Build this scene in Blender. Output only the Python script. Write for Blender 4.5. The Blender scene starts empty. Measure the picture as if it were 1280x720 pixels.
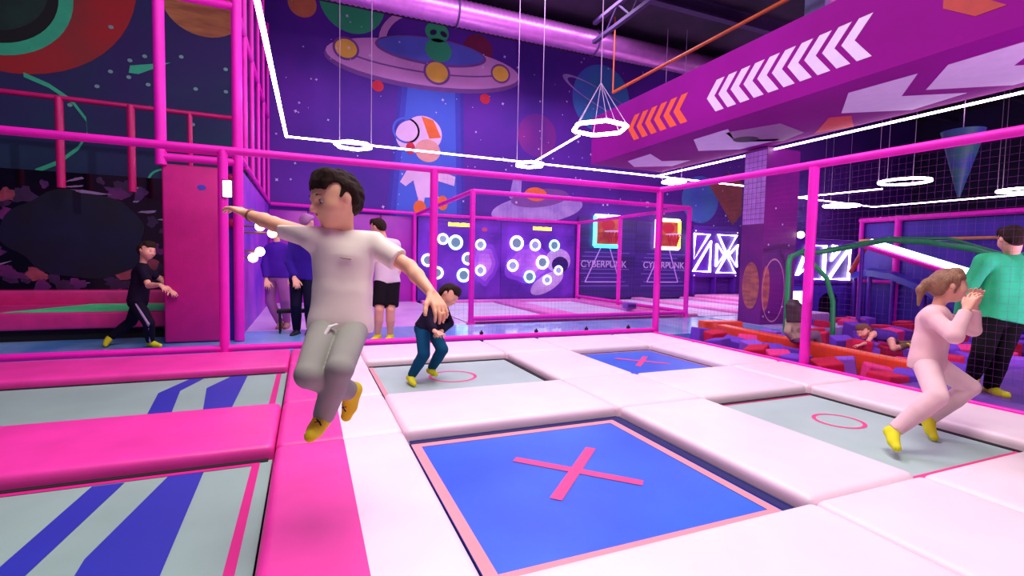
import bpy, bmesh, math, random
import numpy as np
from mathutils import Vector, Matrix

random.seed(7)
scene = bpy.context.scene
COL = scene.collection
PI = math.pi


# ------------------------------------------------------------------ materials
def lin(c):
    c = c / 255.0
    return c / 12.92 if c <= 0.04045 else ((c + 0.055) / 1.055) ** 2.4


def rgb(c):
    return (lin(c[0]), lin(c[1]), lin(c[2]), 1.0)


MATS = {}


def M(name, col=None, rough=0.5, var=0.0, var_scale=6.0, bump=0.0, bump_scale=40.0, metal=0.0,
      emit=0.0, spec=0.5, col2=None, coat=0.0, sheen=0.0, stretch=None, bump_detail=4):
    """Principled material: colour broken up by noise (col -> col2), noise bump."""
    if name in MATS:
        return MATS[name]
    m = bpy.data.materials.new(name)
    m.use_nodes = True
    nt = m.node_tree
    b = nt.nodes['Principled BSDF']
    c = rgb(col)
    b.inputs['Base Color'].default_value = c
    b.inputs['Roughness'].default_value = rough
    b.inputs['Metallic'].default_value = metal
    b.inputs['Specular IOR Level'].default_value = spec
    b.inputs['Coat Weight'].default_value = coat
    b.inputs['Sheen Weight'].default_value = sheen
    tc = nt.nodes.new('ShaderNodeTexCoord')
    src = tc.outputs['Object']
    if stretch:
        mp = nt.nodes.new('ShaderNodeMapping')
        mp.inputs['Scale'].default_value = stretch
        nt.links.new(src, mp.inputs['Vector'])
        src = mp.outputs['Vector']
    if var > 0 or col2 is not None:
        n = nt.nodes.new('ShaderNodeTexNoise')
        n.inputs['Scale'].default_value = var_scale
        n.inputs['Detail'].default_value = 5
        nt.links.new(src, n.inputs['Vector'])
        r = nt.nodes.new('ShaderNodeValToRGB')
        r.color_ramp.elements[0].position = 0.35
        r.color_ramp.elements[1].position = 0.65
        if col2 is not None:
            e0, e1 = c, rgb(col2)
        else:
            e0 = tuple(x * (1 - var) for x in c[:3]) + (1,)
            e1 = tuple(min(1, x * (1 + var)) for x in c[:3]) + (1,)
        r.color_ramp.elements[0].color = e0
        r.color_ramp.elements[1].color = e1
        nt.links.new(n.outputs['Fac'], r.inputs['Fac'])
        nt.links.new(r.outputs['Color'], b.inputs['Base Color'])
    if bump > 0:
        n2 = nt.nodes.new('ShaderNodeTexNoise')
        n2.inputs['Scale'].default_value = bump_scale
        n2.inputs['Detail'].default_value = bump_detail
        nt.links.new(src, n2.inputs['Vector'])
        bp = nt.nodes.new('ShaderNodeBump')
        bp.inputs['Strength'].default_value = bump
        bp.inputs['Distance'].default_value = 0.02
        nt.links.new(n2.outputs['Fac'], bp.inputs['Height'])
        nt.links.new(bp.outputs['Normal'], b.inputs['Normal'])
    if emit > 0:
        b.inputs['Emission Color'].default_value = c
        b.inputs['Emission Strength'].default_value = emit
    MATS[name] = m
    return m


# ------------------------------------------------------------------ objects
def put(o, label=None, cat=None, group=None, kind=None):
    if label:
        o['label'] = label
    if cat:
        o['category'] = cat
    if group:
        o['group'] = group
    if kind:
        o['kind'] = kind
    return o


def thing(name, label, cat, loc=(0, 0, 0), group=None):
    o = bpy.data.objects.new(name, None)
    o.empty_display_size = 0.1
    o.location = loc
    COL.objects.link(o)
    return put(o, label, cat, group)


def wloc(o):
    v = Vector((0, 0, 0))
    while o is not None:
        v += Vector(o.location)
        o = o.parent
    return v


def link(name, me, parent=None, loc=None):
    """me is in world coordinates; give it the parent's frame (parents are never rotated)"""
    o = bpy.data.objects.new(name, me)
    COL.objects.link(o)
    if parent is not None:
        o.parent = parent
        me.transform(Matrix.Translation(-wloc(parent)))
    else:
        if loc is None:
            co = np.empty(len(me.vertices) * 3)
            me.vertices.foreach_get('co', co)
            co = co.reshape(-1, 3)
            mn, mx = co.min(0), co.max(0)
            loc = ((mn[0] + mx[0]) / 2, (mn[1] + mx[1]) / 2, mn[2])
        me.transform(Matrix.Translation(-Vector(loc)))
        o.location = loc
    return o


class MB:
    """collects shapes in world coordinates, each face with a material slot"""

    def __init__(s):
        s.v, s.f, s.m, s.sm = [], [], [], []

    def add(s, vs, fs, m=0, smooth=False):
        b = len(s.v)
        s.v += [tuple(p) for p in vs]
        for f in fs:
            s.f.append([b + i for i in f])
            s.m.append(m)
            s.sm.append(smooth)
        return s

    def box(s, x0, x1, y0, y1, z0, z1, m=0):
        vs = [(x, y, z) for z in (z0, z1) for y in (y0, y1) for x in (x0, x1)]
        return s.add(vs, [(0, 2, 3, 1), (4, 5, 7, 6), (0, 1, 5, 4), (1, 3, 7, 5), (3, 2, 6, 7), (2, 0, 4, 6)], m)

    def rbox(s, x0, x1, y0, y1, z0, z1, r=0.03, seg=3, m=0, mat=None):
        """box with rounded edges; mat(x, y, z) may choose the slot by face centre"""
        bm = bmesh.new()
        bmesh.ops.create_cube(bm, size=1)
        for v in bm.verts:
            v.co = ((x0 + x1) / 2 + v.co.x * (x1 - x0), (y0 + y1) / 2 + v.co.y * (y1 - y0), (z0 + z1) / 2 + v.co.z * (z1 - z0))
        bmesh.ops.bevel(bm, geom=bm.edges[:], offset=r, segments=seg, profile=0.5, affect='EDGES')
        s.bm(bm, m, True)
        return s

    def bm(s, bm, m=0, smooth=False, matf=None):
        b = len(s.v)
        bm.verts.index_update()
        s.v += [tuple(v.co) for v in bm.verts]
        for f in bm.faces:
            s.f.append([b + v.index for v in f.verts])
            s.m.append(matf(f.calc_center_median()) if matf else m)
            s.sm.append(smooth)
        bm.free()
        return s

    def tube(s, pts, r, n=10, m=0, closed=False, caps=True):
        P = [Vector(p) for p in pts]
        R = r if isinstance(r, (list, tuple)) else [r] * len(P)
        N = len(P)
        rings = []
        up = None
        for i, p in enumerate(P):
            if closed:
                d = (P[(i + 1) % N] - P[i - 1])
            else:
                d = P[min(i + 1, N - 1)] - P[max(i - 1, 0)]
            d.normalize()
            if up is None:
                up = Vector((0, 0, 1)) if abs(d.z) < 0.9 else Vector((1, 0, 0))
            a = d.cross(up).normalized()
            b = a.cross(d).normalized()
            up = b
            rings.append([p + (a * math.cos(2 * PI * k / n) + b * math.sin(2 * PI * k / n)) * R[i] for k in range(n)])
        vs = [q for rg in rings for q in rg]
        fs = []
        for i in range(N if closed else N - 1):
            j = (i + 1) % N
            for k in range(n):
                k2 = (k + 1) % n
                fs.append((i * n + k, i * n + k2, j * n + k2, j * n + k))
        s.add(vs, fs, m, True)
        if caps and not closed:
            s.add(rings[0], [tuple(range(n))[::-1]], m)
            s.add(rings[-1], [tuple(range(n))], m)
        return s

    def poly(s, pts, m=0):
        return s.add(pts, [tuple(range(len(pts)))], m)

    def prism(s, pts, off, m=0):
        """planar outline pushed along off"""
        n = len(pts)
        off = Vector(off)
        a = [Vector(p) for p in pts]
        vs = a + [p + off for p in a]
        fs = [tuple(range(n))[::-1], tuple(range(n, 2 * n))] + [(i, (i + 1) % n, n + (i + 1) % n, n + i) for i in range(n)]
        return s.add(vs, fs, m)

    def ball(s, c, r, m=0, seg=16, rot=None):
        rx, ry, rz = r if isinstance(r, (tuple, list)) else (r, r, r)
        bm = bmesh.new()
        bmesh.ops.create_uvsphere(bm, u_segments=seg, v_segments=max(6, seg // 2), radius=1)
        for v in bm.verts:
            q = Vector((v.co.x * rx, v.co.y * ry, v.co.z * rz))
            if rot is not None:
                q = rot @ q
            v.co = q + Vector(c)
        return s.bm(bm, m, True)

    def disc(s, c, ax, R, m=0, n=24, ry=None, r_in=0.0, tilt=0.0, depth=0.0):
        """flat disc or ring facing ax ('x','y','z')"""
        ry = ry or R
        def pt(a, q):
            u, v = math.cos(a) * R * q, math.sin(a) * ry * q
            u, v = u * math.cos(tilt) - v * math.sin(tilt), u * math.sin(tilt) + v * math.cos(tilt)
            if ax == 'y':
                return (c[0] + u, c[1], c[2] + v)
            if ax == 'x':
                return (c[0], c[1] + u, c[2] + v)
            return (c[0] + u, c[1] + v, c[2])
        o = [pt(2 * PI * k / n, 1) for k in range(n)]
        if r_in <= 0:
            return s.add(o, [tuple(range(n))], m)
        i = [pt(2 * PI * k / n, r_in) for k in range(n)]
        return s.add(o + i, [(k, (k + 1) % n, n + (k + 1) % n, n + k) for k in range(n)], m)

    def splat(s, c, rx, rz, m, seed, n=30, rough=.25, tilt=0.0):
        """ragged flat patch facing -y"""
        q = random.Random(seed)
        ph = [q.uniform(0, 2 * PI) for _ in range(4)]
        P = []
        for k in range(n):
            a = 2 * PI * k / n
            w = 1 + rough * (.5 * math.sin(2 * a + ph[0]) + .4 * math.sin(3 * a + ph[1]) + .35 * math.sin(5 * a + ph[2]) + .3 * math.sin(8 * a + ph[3]))
            u, v = rx * w * math.cos(a), rz * w * math.sin(a)
            P.append((c[0] + u * math.cos(tilt) - v * math.sin(tilt), c[1], c[2] + u * math.sin(tilt) + v * math.cos(tilt)))
        ctr = len(P)
        return s.add(P + [tuple(c)], [(k, (k + 1) % n, ctr) for k in range(n)], m)

    def build(s, name, mats, parent=None, loc=None):
        me = bpy.data.meshes.new(name)
        me.from_pydata(s.v, [], s.f)
        for mt in (mats if isinstance(mats, (list, tuple)) else [mats]):
            me.materials.append(mt)
        me.polygons.foreach_set('material_index', s.m)
        me.polygons.foreach_set('use_smooth', s.sm)
        bm = bmesh.new()
        bm.from_mesh(me)
        bmesh.ops.recalc_face_normals(bm, faces=bm.faces)
        bm.to_mesh(me)
        bm.free()
        me.update()
        return link(name, me, parent, loc)


# ------------------------------------------------------------------ implicit surfaces for the figures
def nrm(a):
    a = np.asarray(a, float)
    return a / (np.linalg.norm(a) + 1e-12)


class SDF:
    def __init__(s, h):
        s.h = h
        s.p = []

    def cone(s, a, b, ra, rb, k=0.015, cut_a=False, cut_b=False, sub=False):
        s.p.append(('c', np.asarray(a, float), np.asarray(b, float), ra, rb, k, cut_a, cut_b, sub))
        return s

    def ell(s, c, ax, r, k=0.012, cuts=(), sub=False, wob=0.0):
        """ax: 3x3 rows = local axes; cuts: (normal, offset) kept where dot(p-c,n) < off"""
        s.p.append(('e', np.asarray(c, float), np.asarray(ax, float), np.asarray(r, float), k, cuts, sub, wob))
        return s

    def mesh(s, name, planes=(), lo_clip=None):
        h = s.h
        bbs = []
        for p in s.p:
            if p[0] == 'c':
                R = max(p[3], p[4])
                bbs.append((np.minimum(p[1], p[2]) - R, np.maximum(p[1], p[2]) + R))
            else:
                R = p[3].max() * 1.15
                bbs.append((p[1] - R, p[1] + R))
        use = [i for i, p in enumerate(s.p) if not p[-1 if p[0] == 'c' else 6]]
        lo = np.min([bbs[i][0] for i in use], 0) - 4 * h
        hi = np.max([bbs[i][1] for i in use], 0) + 4 * h
        n = np.ceil((hi - lo) / h).astype(int) + 1
        F = np.full(n, 1.0, np.float32)
        ax = [lo[i] + h * np.arange(n[i]) for i in range(3)]
        for p, bb in zip(s.p, bbs):
            k = p[5] if p[0] == 'c' else p[4]
            mg = k + 3 * h
            i0 = np.maximum(0, np.floor((bb[0] - mg - lo) / h).astype(int))
            i1 = np.minimum(n, np.ceil((bb[1] + mg - lo) / h).astype(int) + 1)
            if np.any(i1 <= i0):
                continue
            sl = tuple(slice(i0[i], i1[i]) for i in range(3))
            X, Y, Z = np.meshgrid(ax[0][sl[0]], ax[1][sl[1]], ax[2][sl[2]], indexing='ij', sparse=True)
            if p[0] == 'c':
                _, a, b, ra, rb, k, ca, cb, sub = p
                d = b - a
                L2 = d @ d + 1e-12
                t = ((X - a[0]) * d[0] + (Y - a[1]) * d[1] + (Z - a[2]) * d[2]) / L2
                tc = np.clip(t, 0, 1)
                D = np.sqrt((X - a[0] - d[0] * tc) ** 2 + (Y - a[1] - d[1] * tc) ** 2 + (Z - a[2] - d[2] * tc) ** 2) - (ra + (rb - ra) * tc)
                L = math.sqrt(L2)
                if ca:
                    D = np.maximum(D, -t * L)
                if cb:
                    D = np.maximum(D, (t - 1) * L)
            else:
                _, c, A, r, k, cuts, sub, wob = p
                q = [((X - c[0]) * A[i][0] + (Y - c[1]) * A[i][1] + (Z - c[2]) * A[i][2]) for i in range(3)]
                k0 = np.sqrt((q[0] / r[0]) ** 2 + (q[1] / r[1]) ** 2 + (q[2] / r[2]) ** 2)
                k1 = np.sqrt((q[0] / r[0] ** 2) ** 2 + (q[1] / r[1] ** 2) ** 2 + (q[2] / r[2] ** 2) ** 2) + 1e-9
                D = k0 * (k0 - 1) / k1
                if wob:
                    w = 1.0 / r[0]
                    D = D + wob * (np.sin(q[0] * w * 9 + q[2] * w * 5) * np.sin(q[1] * w * 8 - q[2] * w * 6) + 0.6 * np.sin(q[2] * w * 15 + q[0] * w * 11))
                for nn, off in cuts:
                    D = np.maximum(D, q[0] * nn[0] + q[1] * nn[1] + q[2] * nn[2] - off)
            B = F[sl]
            D = D.astype(np.float32)
            if sub:
                D = -D
                hh = np.maximum(k - np.abs(B - D), 0) / max(k, 1e-6)
                F[sl] = np.maximum(B, D) + hh * hh * k * 0.25
            else:
                hh = np.maximum(k - np.abs(B - D), 0) / max(k, 1e-6)
                F[sl] = np.minimum(B, D) - hh * hh * k * 0.25
        for (pt, nn) in planes:
            pt, nn = np.asarray(pt, float), nrm(nn)
            X, Y, Z = np.meshgrid(*ax, indexing='ij', sparse=True)
            F = np.maximum(F, ((X - pt[0]) * nn[0] + (Y - pt[1]) * nn[1] + (Z - pt[2]) * nn[2]).astype(np.float32))
        return nets(F, lo, h, name)


def nets(F, lo, h, name):
    ins = F < 0
    c = np.zeros(tuple(np.array(F.shape) - 1), np.int8)
    for dx in (0, 1):
        for dy in (0, 1):
            for dz in (0, 1):
                c += ins[dx:F.shape[0] - 1 + dx, dy:F.shape[1] - 1 + dy, dz:F.shape[2] - 1 + dz]
    act = (c > 0) & (c < 8)
    ijk = np.argwhere(act)
    idx = np.full(act.shape, -1, np.int64)
    idx[act] = np.arange(len(ijk))
    acc = np.zeros((len(ijk), 3))
    cnt = np.zeros(len(ijk))
    i, j, k = ijk.T
    for a in range(3):
        o1, o2 = [x for x in range(3) if x != a]
        for u in (0, 1):
            for v in (0, 1):
                off = [0, 0, 0]
                off[o1], off[o2] = u, v
                f0 = F[i + off[0], j + off[1], k + off[2]]
                off2 = list(off)
                off2[a] = 1
                f1 = F[i + off2[0], j + off2[1], k + off2[2]]
                x = (f0 < 0) != (f1 < 0)
                t = np.where(x, f0 / np.where(x, f0 - f1, 1), 0)
                pos = np.zeros((len(ijk), 3))
                pos[:, o1], pos[:, o2] = u, v
                pos[:, a] = t
                acc += np.where(x[:, None], pos, 0)
                cnt += x
    V = lo + h * (ijk + acc / cnt[:, None])
    quads = []
    for a in range(3):
        o1, o2 = [(1, 2), (2, 0), (0, 1)][a]
        A = ins.swapaxes(0, a)
        cr = np.argwhere(np.take(ins, range(0, F.shape[a] - 1), a) != np.take(ins, range(1, F.shape[a]), a))
        cr = cr[(cr[:, o1] > 0) & (cr[:, o2] > 0) & (cr[:, o1] < F.shape[o1] - 1) & (cr[:, o2] < F.shape[o2] - 1)]
        def at(d1, d2):
            q = cr.copy()
            q[:, o1] += d1
            q[:, o2] += d2
            return idx[q[:, 0], q[:, 1], q[:, 2]]
        Q = np.stack([at(-1, -1), at(0, -1), at(0, 0), at(-1, 0)], 1)
        flip = ~ins[cr[:, 0], cr[:, 1], cr[:, 2]]
        Q[flip] = Q[flip][:, ::-1]
        quads.append(Q)
    Q = np.concatenate(quads)
    Q = Q[(Q >= 0).all(1)]
    # one relaxing pass smooths the grid steps
    nb = np.zeros_like(V)
    nc = np.zeros(len(V))
    for s in range(4):
        np.add.at(nb, Q[:, s], V[Q[:, (s + 1) % 4]] + V[Q[:, (s + 3) % 4]])
        np.add.at(nc, Q[:, s], 2)
    V = 0.55 * V + 0.45 * nb / np.maximum(nc, 1)[:, None]
    me = bpy.data.meshes.new(name)
    me.from_pydata(V.tolist(), [], Q.tolist())
    me.polygons.foreach_set('use_smooth', [True] * len(me.polygons))
    me.update()
    return me

PEOPLE = {
 'boy': dict(h=1.17, face=(-0.88, -0.381, -0.282), up=(-0.149, -0.043, 0.988), pelvis=(0.128, 2.068, 0.855), neck=(0.144, 2.082, 1.193), head=(0.097, 2.056, 1.327), chest=(0.14, 2.078, 1.105), sh_r=(0.025, 2.076, 1.173), el_r=(-0.125, 2.197, 1.226), wr_r=(-0.236, 2.325, 1.271), ha_r=(-0.29, 2.388, 1.3), hi_r=(0.071, 2.069, 0.84), kn_r=(0.003, 1.862, 0.683), an_r=(0.154, 2.037, 0.566), to_r=(0.146, 2.095, 0.448), sh_l=(0.239, 2.073, 1.158), el_l=(0.373, 1.958, 1.065), wr_l=(0.428, 1.819, 0.972), ha_l=(0.454, 1.761, 0.911), hi_l=(0.177, 2.068, 0.831), kn_l=(0.106, 1.845, 0.7), an_l=(0.054, 1.984, 0.488), to_l=(0.008, 1.864, 0.46)),
 'girl': dict(h=1.284, face=(0.74, -0.668, -0.075), up=(0.094, 0.021, 0.995), pelvis=(3.845, 1.963, 0.493), neck=(3.878, 1.937, 0.846), head=(3.926, 1.902, 0.992), chest=(3.869, 1.944, 0.755), sh_r=(3.717, 1.883, 0.792), el_r=(3.619, 1.711, 0.697), wr_r=(3.736, 1.716, 0.85), ha_r=(3.771, 1.705, 0.94), hi_r=(3.752, 1.921, 0.491), kn_r=(3.58, 1.76, 0.314), an_r=(3.432, 1.9, 0.074), to_r=(3.332, 1.825, 0.001), sh_l=(4.047, 2.013, 0.775), el_l=(4.208, 1.889, 0.691), wr_l=(4.143, 1.862, 0.871), ha_l=(4.111, 1.84, 0.958), hi_l=(3.952, 1.999, 0.463), kn_l=(4.156, 1.861, 0.303), an_l=(4.016, 2.006, 0.057), to_l=(3.944, 1.937, -0.047)),
 'teal': dict(h=1.7716, face=(0.563, 0.74, -0.368), up=(0.167, 0.201, 0.965), pelvis=(5.893, 2.442, 0.675), neck=(5.988, 2.437, 1.257), head=(5.935, 2.434, 1.386), chest=(5.964, 2.438, 1.105), sh_r=(6.263, 2.408, 1.188), el_r=(6.282, 2.326, 0.871), wr_r=(6.389, 2.34, 0.628), ha_r=(6.467, 2.363, 0.523), hi_r=(6.014, 2.423, 0.644), kn_r=(5.734, 2.368, 0.355), an_r=(5.872, 2.474, 0.005), to_r=(5.757, 2.312, -0.011), sh_l=(5.678, 2.505, 1.176), el_l=(5.624, 2.598, 0.886), wr_l=(5.72, 2.678, 0.651), ha_l=(5.775, 2.717, 0.537), hi_l=(5.797, 2.479, 0.643), kn_l=(5.502, 2.392, 0.377), an_l=(5.739, 2.552, 0.11), to_l=(5.846, 2.695, 0.022)),
 'teen': dict(h=1.7808, face=(-0.636, 0.672, -0.38), up=(-0.089, 0.097, 0.991), pelvis=(1.021, 6.973, 0.803), neck=(0.991, 7.019, 1.357), head=(0.899, 7.067, 1.521), chest=(0.999, 7.007, 1.213), sh_r=(1.133, 7.013, 1.283), el_r=(1.2, 7.073, 0.993), wr_r=(1.133, 6.993, 0.747), ha_r=(1.101, 6.921, 0.64), hi_r=(1.089, 6.989, 0.769), kn_r=(1.046, 6.835, 0.394), an_r=(1.059, 6.908, 0.007), to_r=(0.95, 6.744, -0.028), sh_l=(0.861, 7.011, 1.275), el_l=(0.786, 6.903, 1.001), wr_l=(0.701, 6.78, 0.779), ha_l=(0.663, 6.702, 0.677), hi_l=(0.953, 6.954, 0.771), kn_l=(0.891, 6.795, 0.401), an_l=(0.884, 6.885, 0.018), to_l=(0.761, 6.731, -0.018)),
 'kid': dict(h=1.1880000000000002, face=(0.474, -0.618, -0.627), up=(0.529, -0.054, 0.847), pelvis=(1.057, 4.675, 0.448), neck=(1.186, 4.635, 0.681), head=(1.265, 4.607, 0.752), chest=(1.152, 4.646, 0.62), sh_r=(1.124, 4.544, 0.676), el_r=(1.04, 4.438, 0.524), wr_r=(1.038, 4.273, 0.459), ha_r=(1.076, 4.193, 0.447), hi_r=(1.008, 4.625, 0.433), kn_r=(0.988, 4.456, 0.22), an_r=(0.894, 4.565, 0.0), to_r=(0.899, 4.44, -0.045), sh_l=(1.227, 4.734, 0.641), el_l=(1.312, 4.766, 0.459), wr_l=(1.199, 4.641, 0.401), ha_l=(1.142, 4.573, 0.389), hi_l=(1.122, 4.716, 0.416), kn_l=(1.175, 4.512, 0.245), an_l=(1.104, 4.653, 0.036), to_l=(1.119, 4.523, 0.009)),
 'runner': dict(h=1.3390000000000002, face=(0.806, -0.554, -0.208), up=(0.14, 0.002, 0.99), pelvis=(-1.902, 7.236, 0.538), neck=(-1.839, 7.235, 0.964), head=(-1.794, 7.226, 1.13), chest=(-1.855, 7.235, 0.853), sh_r=(-1.81, 7.084, 0.891), el_r=(-1.721, 6.965, 0.717), wr_r=(-1.578, 6.825, 0.734), ha_r=(-1.511, 6.764, 0.691), hi_r=(-1.901, 7.166, 0.505), kn_r=(-1.75, 7.052, 0.263), an_r=(-1.778, 7.214, 0.017), to_r=(-1.661, 7.128, -0.023), sh_l=(-1.868, 7.376, 0.883), el_l=(-1.717, 7.504, 0.769), wr_l=(-1.605, 7.41, 0.631), ha_l=(-1.547, 7.336, 0.596), hi_l=(-1.904, 7.301, 0.492), kn_l=(-2.025, 7.433, 0.243), an_l=(-2.246, 7.459, 0.048), to_l=(-2.254, 7.324, -0.018)),
 'mauve': dict(h=1.6800000000000002, face=(0.099, 0.964, -0.246), up=(0.003, 0.06, 0.998), pelvis=(-0.465, 8.715, 0.786), neck=(-0.44, 8.736, 1.309), head=(-0.463, 8.758, 1.5), chest=(-0.447, 8.731, 1.173), sh_r=(-0.311, 8.676, 1.21), el_r=(-0.246, 8.813, 0.967), wr_r=(-0.278, 8.69, 0.75), ha_r=(-0.299, 8.6, 0.664), hi_r=(-0.383, 8.678, 0.749), kn_r=(-0.333, 8.557, 0.387), an_r=(-0.303, 8.616, 0.022), to_r=(-0.331, 8.437, -0.03), sh_l=(-0.57, 8.784, 1.205), el_l=(-0.623, 8.696, 0.937), wr_l=(-0.594, 8.581, 0.715), ha_l=(-0.578, 8.501, 0.619), hi_l=(-0.537, 8.742, 0.746), kn_l=(-0.546, 8.673, 0.368), an_l=(-0.408, 8.637, 0.023), to_l=(-0.434, 8.457, -0.029)),
 'navy': dict(h=1.7544, face=(0.499, 0.718, -0.485), up=(0.078, 0.239, 0.968), pelvis=(-0.07, 7.92, 0.794), neck=(-0.014, 7.935, 1.421), head=(-0.003, 7.941, 1.598), chest=(-0.029, 7.931, 1.258), sh_r=(0.139, 7.864, 1.294), el_r=(0.182, 7.859, 0.988), wr_r=(0.159, 7.827, 0.727), ha_r=(0.158, 7.762, 0.613), hi_r=(0.017, 7.882, 0.76), kn_r=(0.027, 7.714, 0.395), an_r=(0.037, 7.835, 0.027), to_r=(-0.007, 7.65, -0.027), sh_l=(-0.189, 8.0, 1.287), el_l=(-0.253, 7.927, 1.003), wr_l=(-0.176, 7.8, 0.786), ha_l=(-0.143, 7.721, 0.686), hi_l=(-0.147, 7.95, 0.756), kn_l=(-0.156, 7.817, 0.377), an_l=(-0.149, 7.907, 0.0), to_l=(-0.209, 7.724, -0.042)),
 'sitter': dict(h=1.15, face=(0.743, 0.633, -0.216), up=(0.003, 0.06, 0.998), pelvis=(6.068, 4.581, 0.168), neck=(6.029, 4.613, 0.423), head=(6.009, 4.628, 0.54), chest=(6.039, 4.605, 0.357), sh_r=(6.118, 4.573, 0.372), el_r=(6.023, 4.449, 0.252), wr_r=(6.119, 4.525, 0.131), ha_r=(6.184, 4.572, 0.099), hi_r=(6.2, 4.632, 0.133), kn_r=(6.461, 4.617, 0.169), an_r=(6.615, 4.671, -0.026), to_r=(6.74, 4.687, -0.058), sh_l=(5.959, 4.638, 0.368), el_l=(5.836, 4.568, 0.232), wr_l=(5.969, 4.596, 0.126), ha_l=(6.049, 4.622, 0.108), hi_l=(6.028, 4.596, 0.145), kn_l=(6.285, 4.629, 0.196), an_l=(6.439, 4.686, 0.003), to_l=(6.566, 4.682, -0.025)),
 'crawler': dict(h=1.1, face=(-0.898, 0.066, -0.434), up=(-0.179, 0.133, 0.975), pelvis=(7.839, 4.492, 0.11), neck=(7.612, 4.588, 0.14), head=(7.494, 4.64, 0.172), chest=(7.671, 4.563, 0.132), sh_r=(7.761, 4.656, 0.124), el_r=(7.858, 4.777, 0.017), wr_r=(7.93, 4.912, -0.044), ha_r=(7.941, 4.99, -0.07), hi_r=(7.937, 4.538, 0.099), kn_r=(8.144, 4.551, -0.044), an_r=(8.381, 4.5, -0.022), to_r=(8.501, 4.5, -0.052), sh_l=(7.496, 4.507, 0.145), el_l=(7.342, 4.482, 0.04), wr_l=(7.18, 4.466, 0.016), ha_l=(7.099, 4.48, 0.006), hi_l=(7.762, 4.437, 0.11), kn_l=(7.613, 4.291, -0.032), an_l=(7.85, 4.253, 0.008), to_l=(7.97, 4.246, -0.019)),
}

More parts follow.
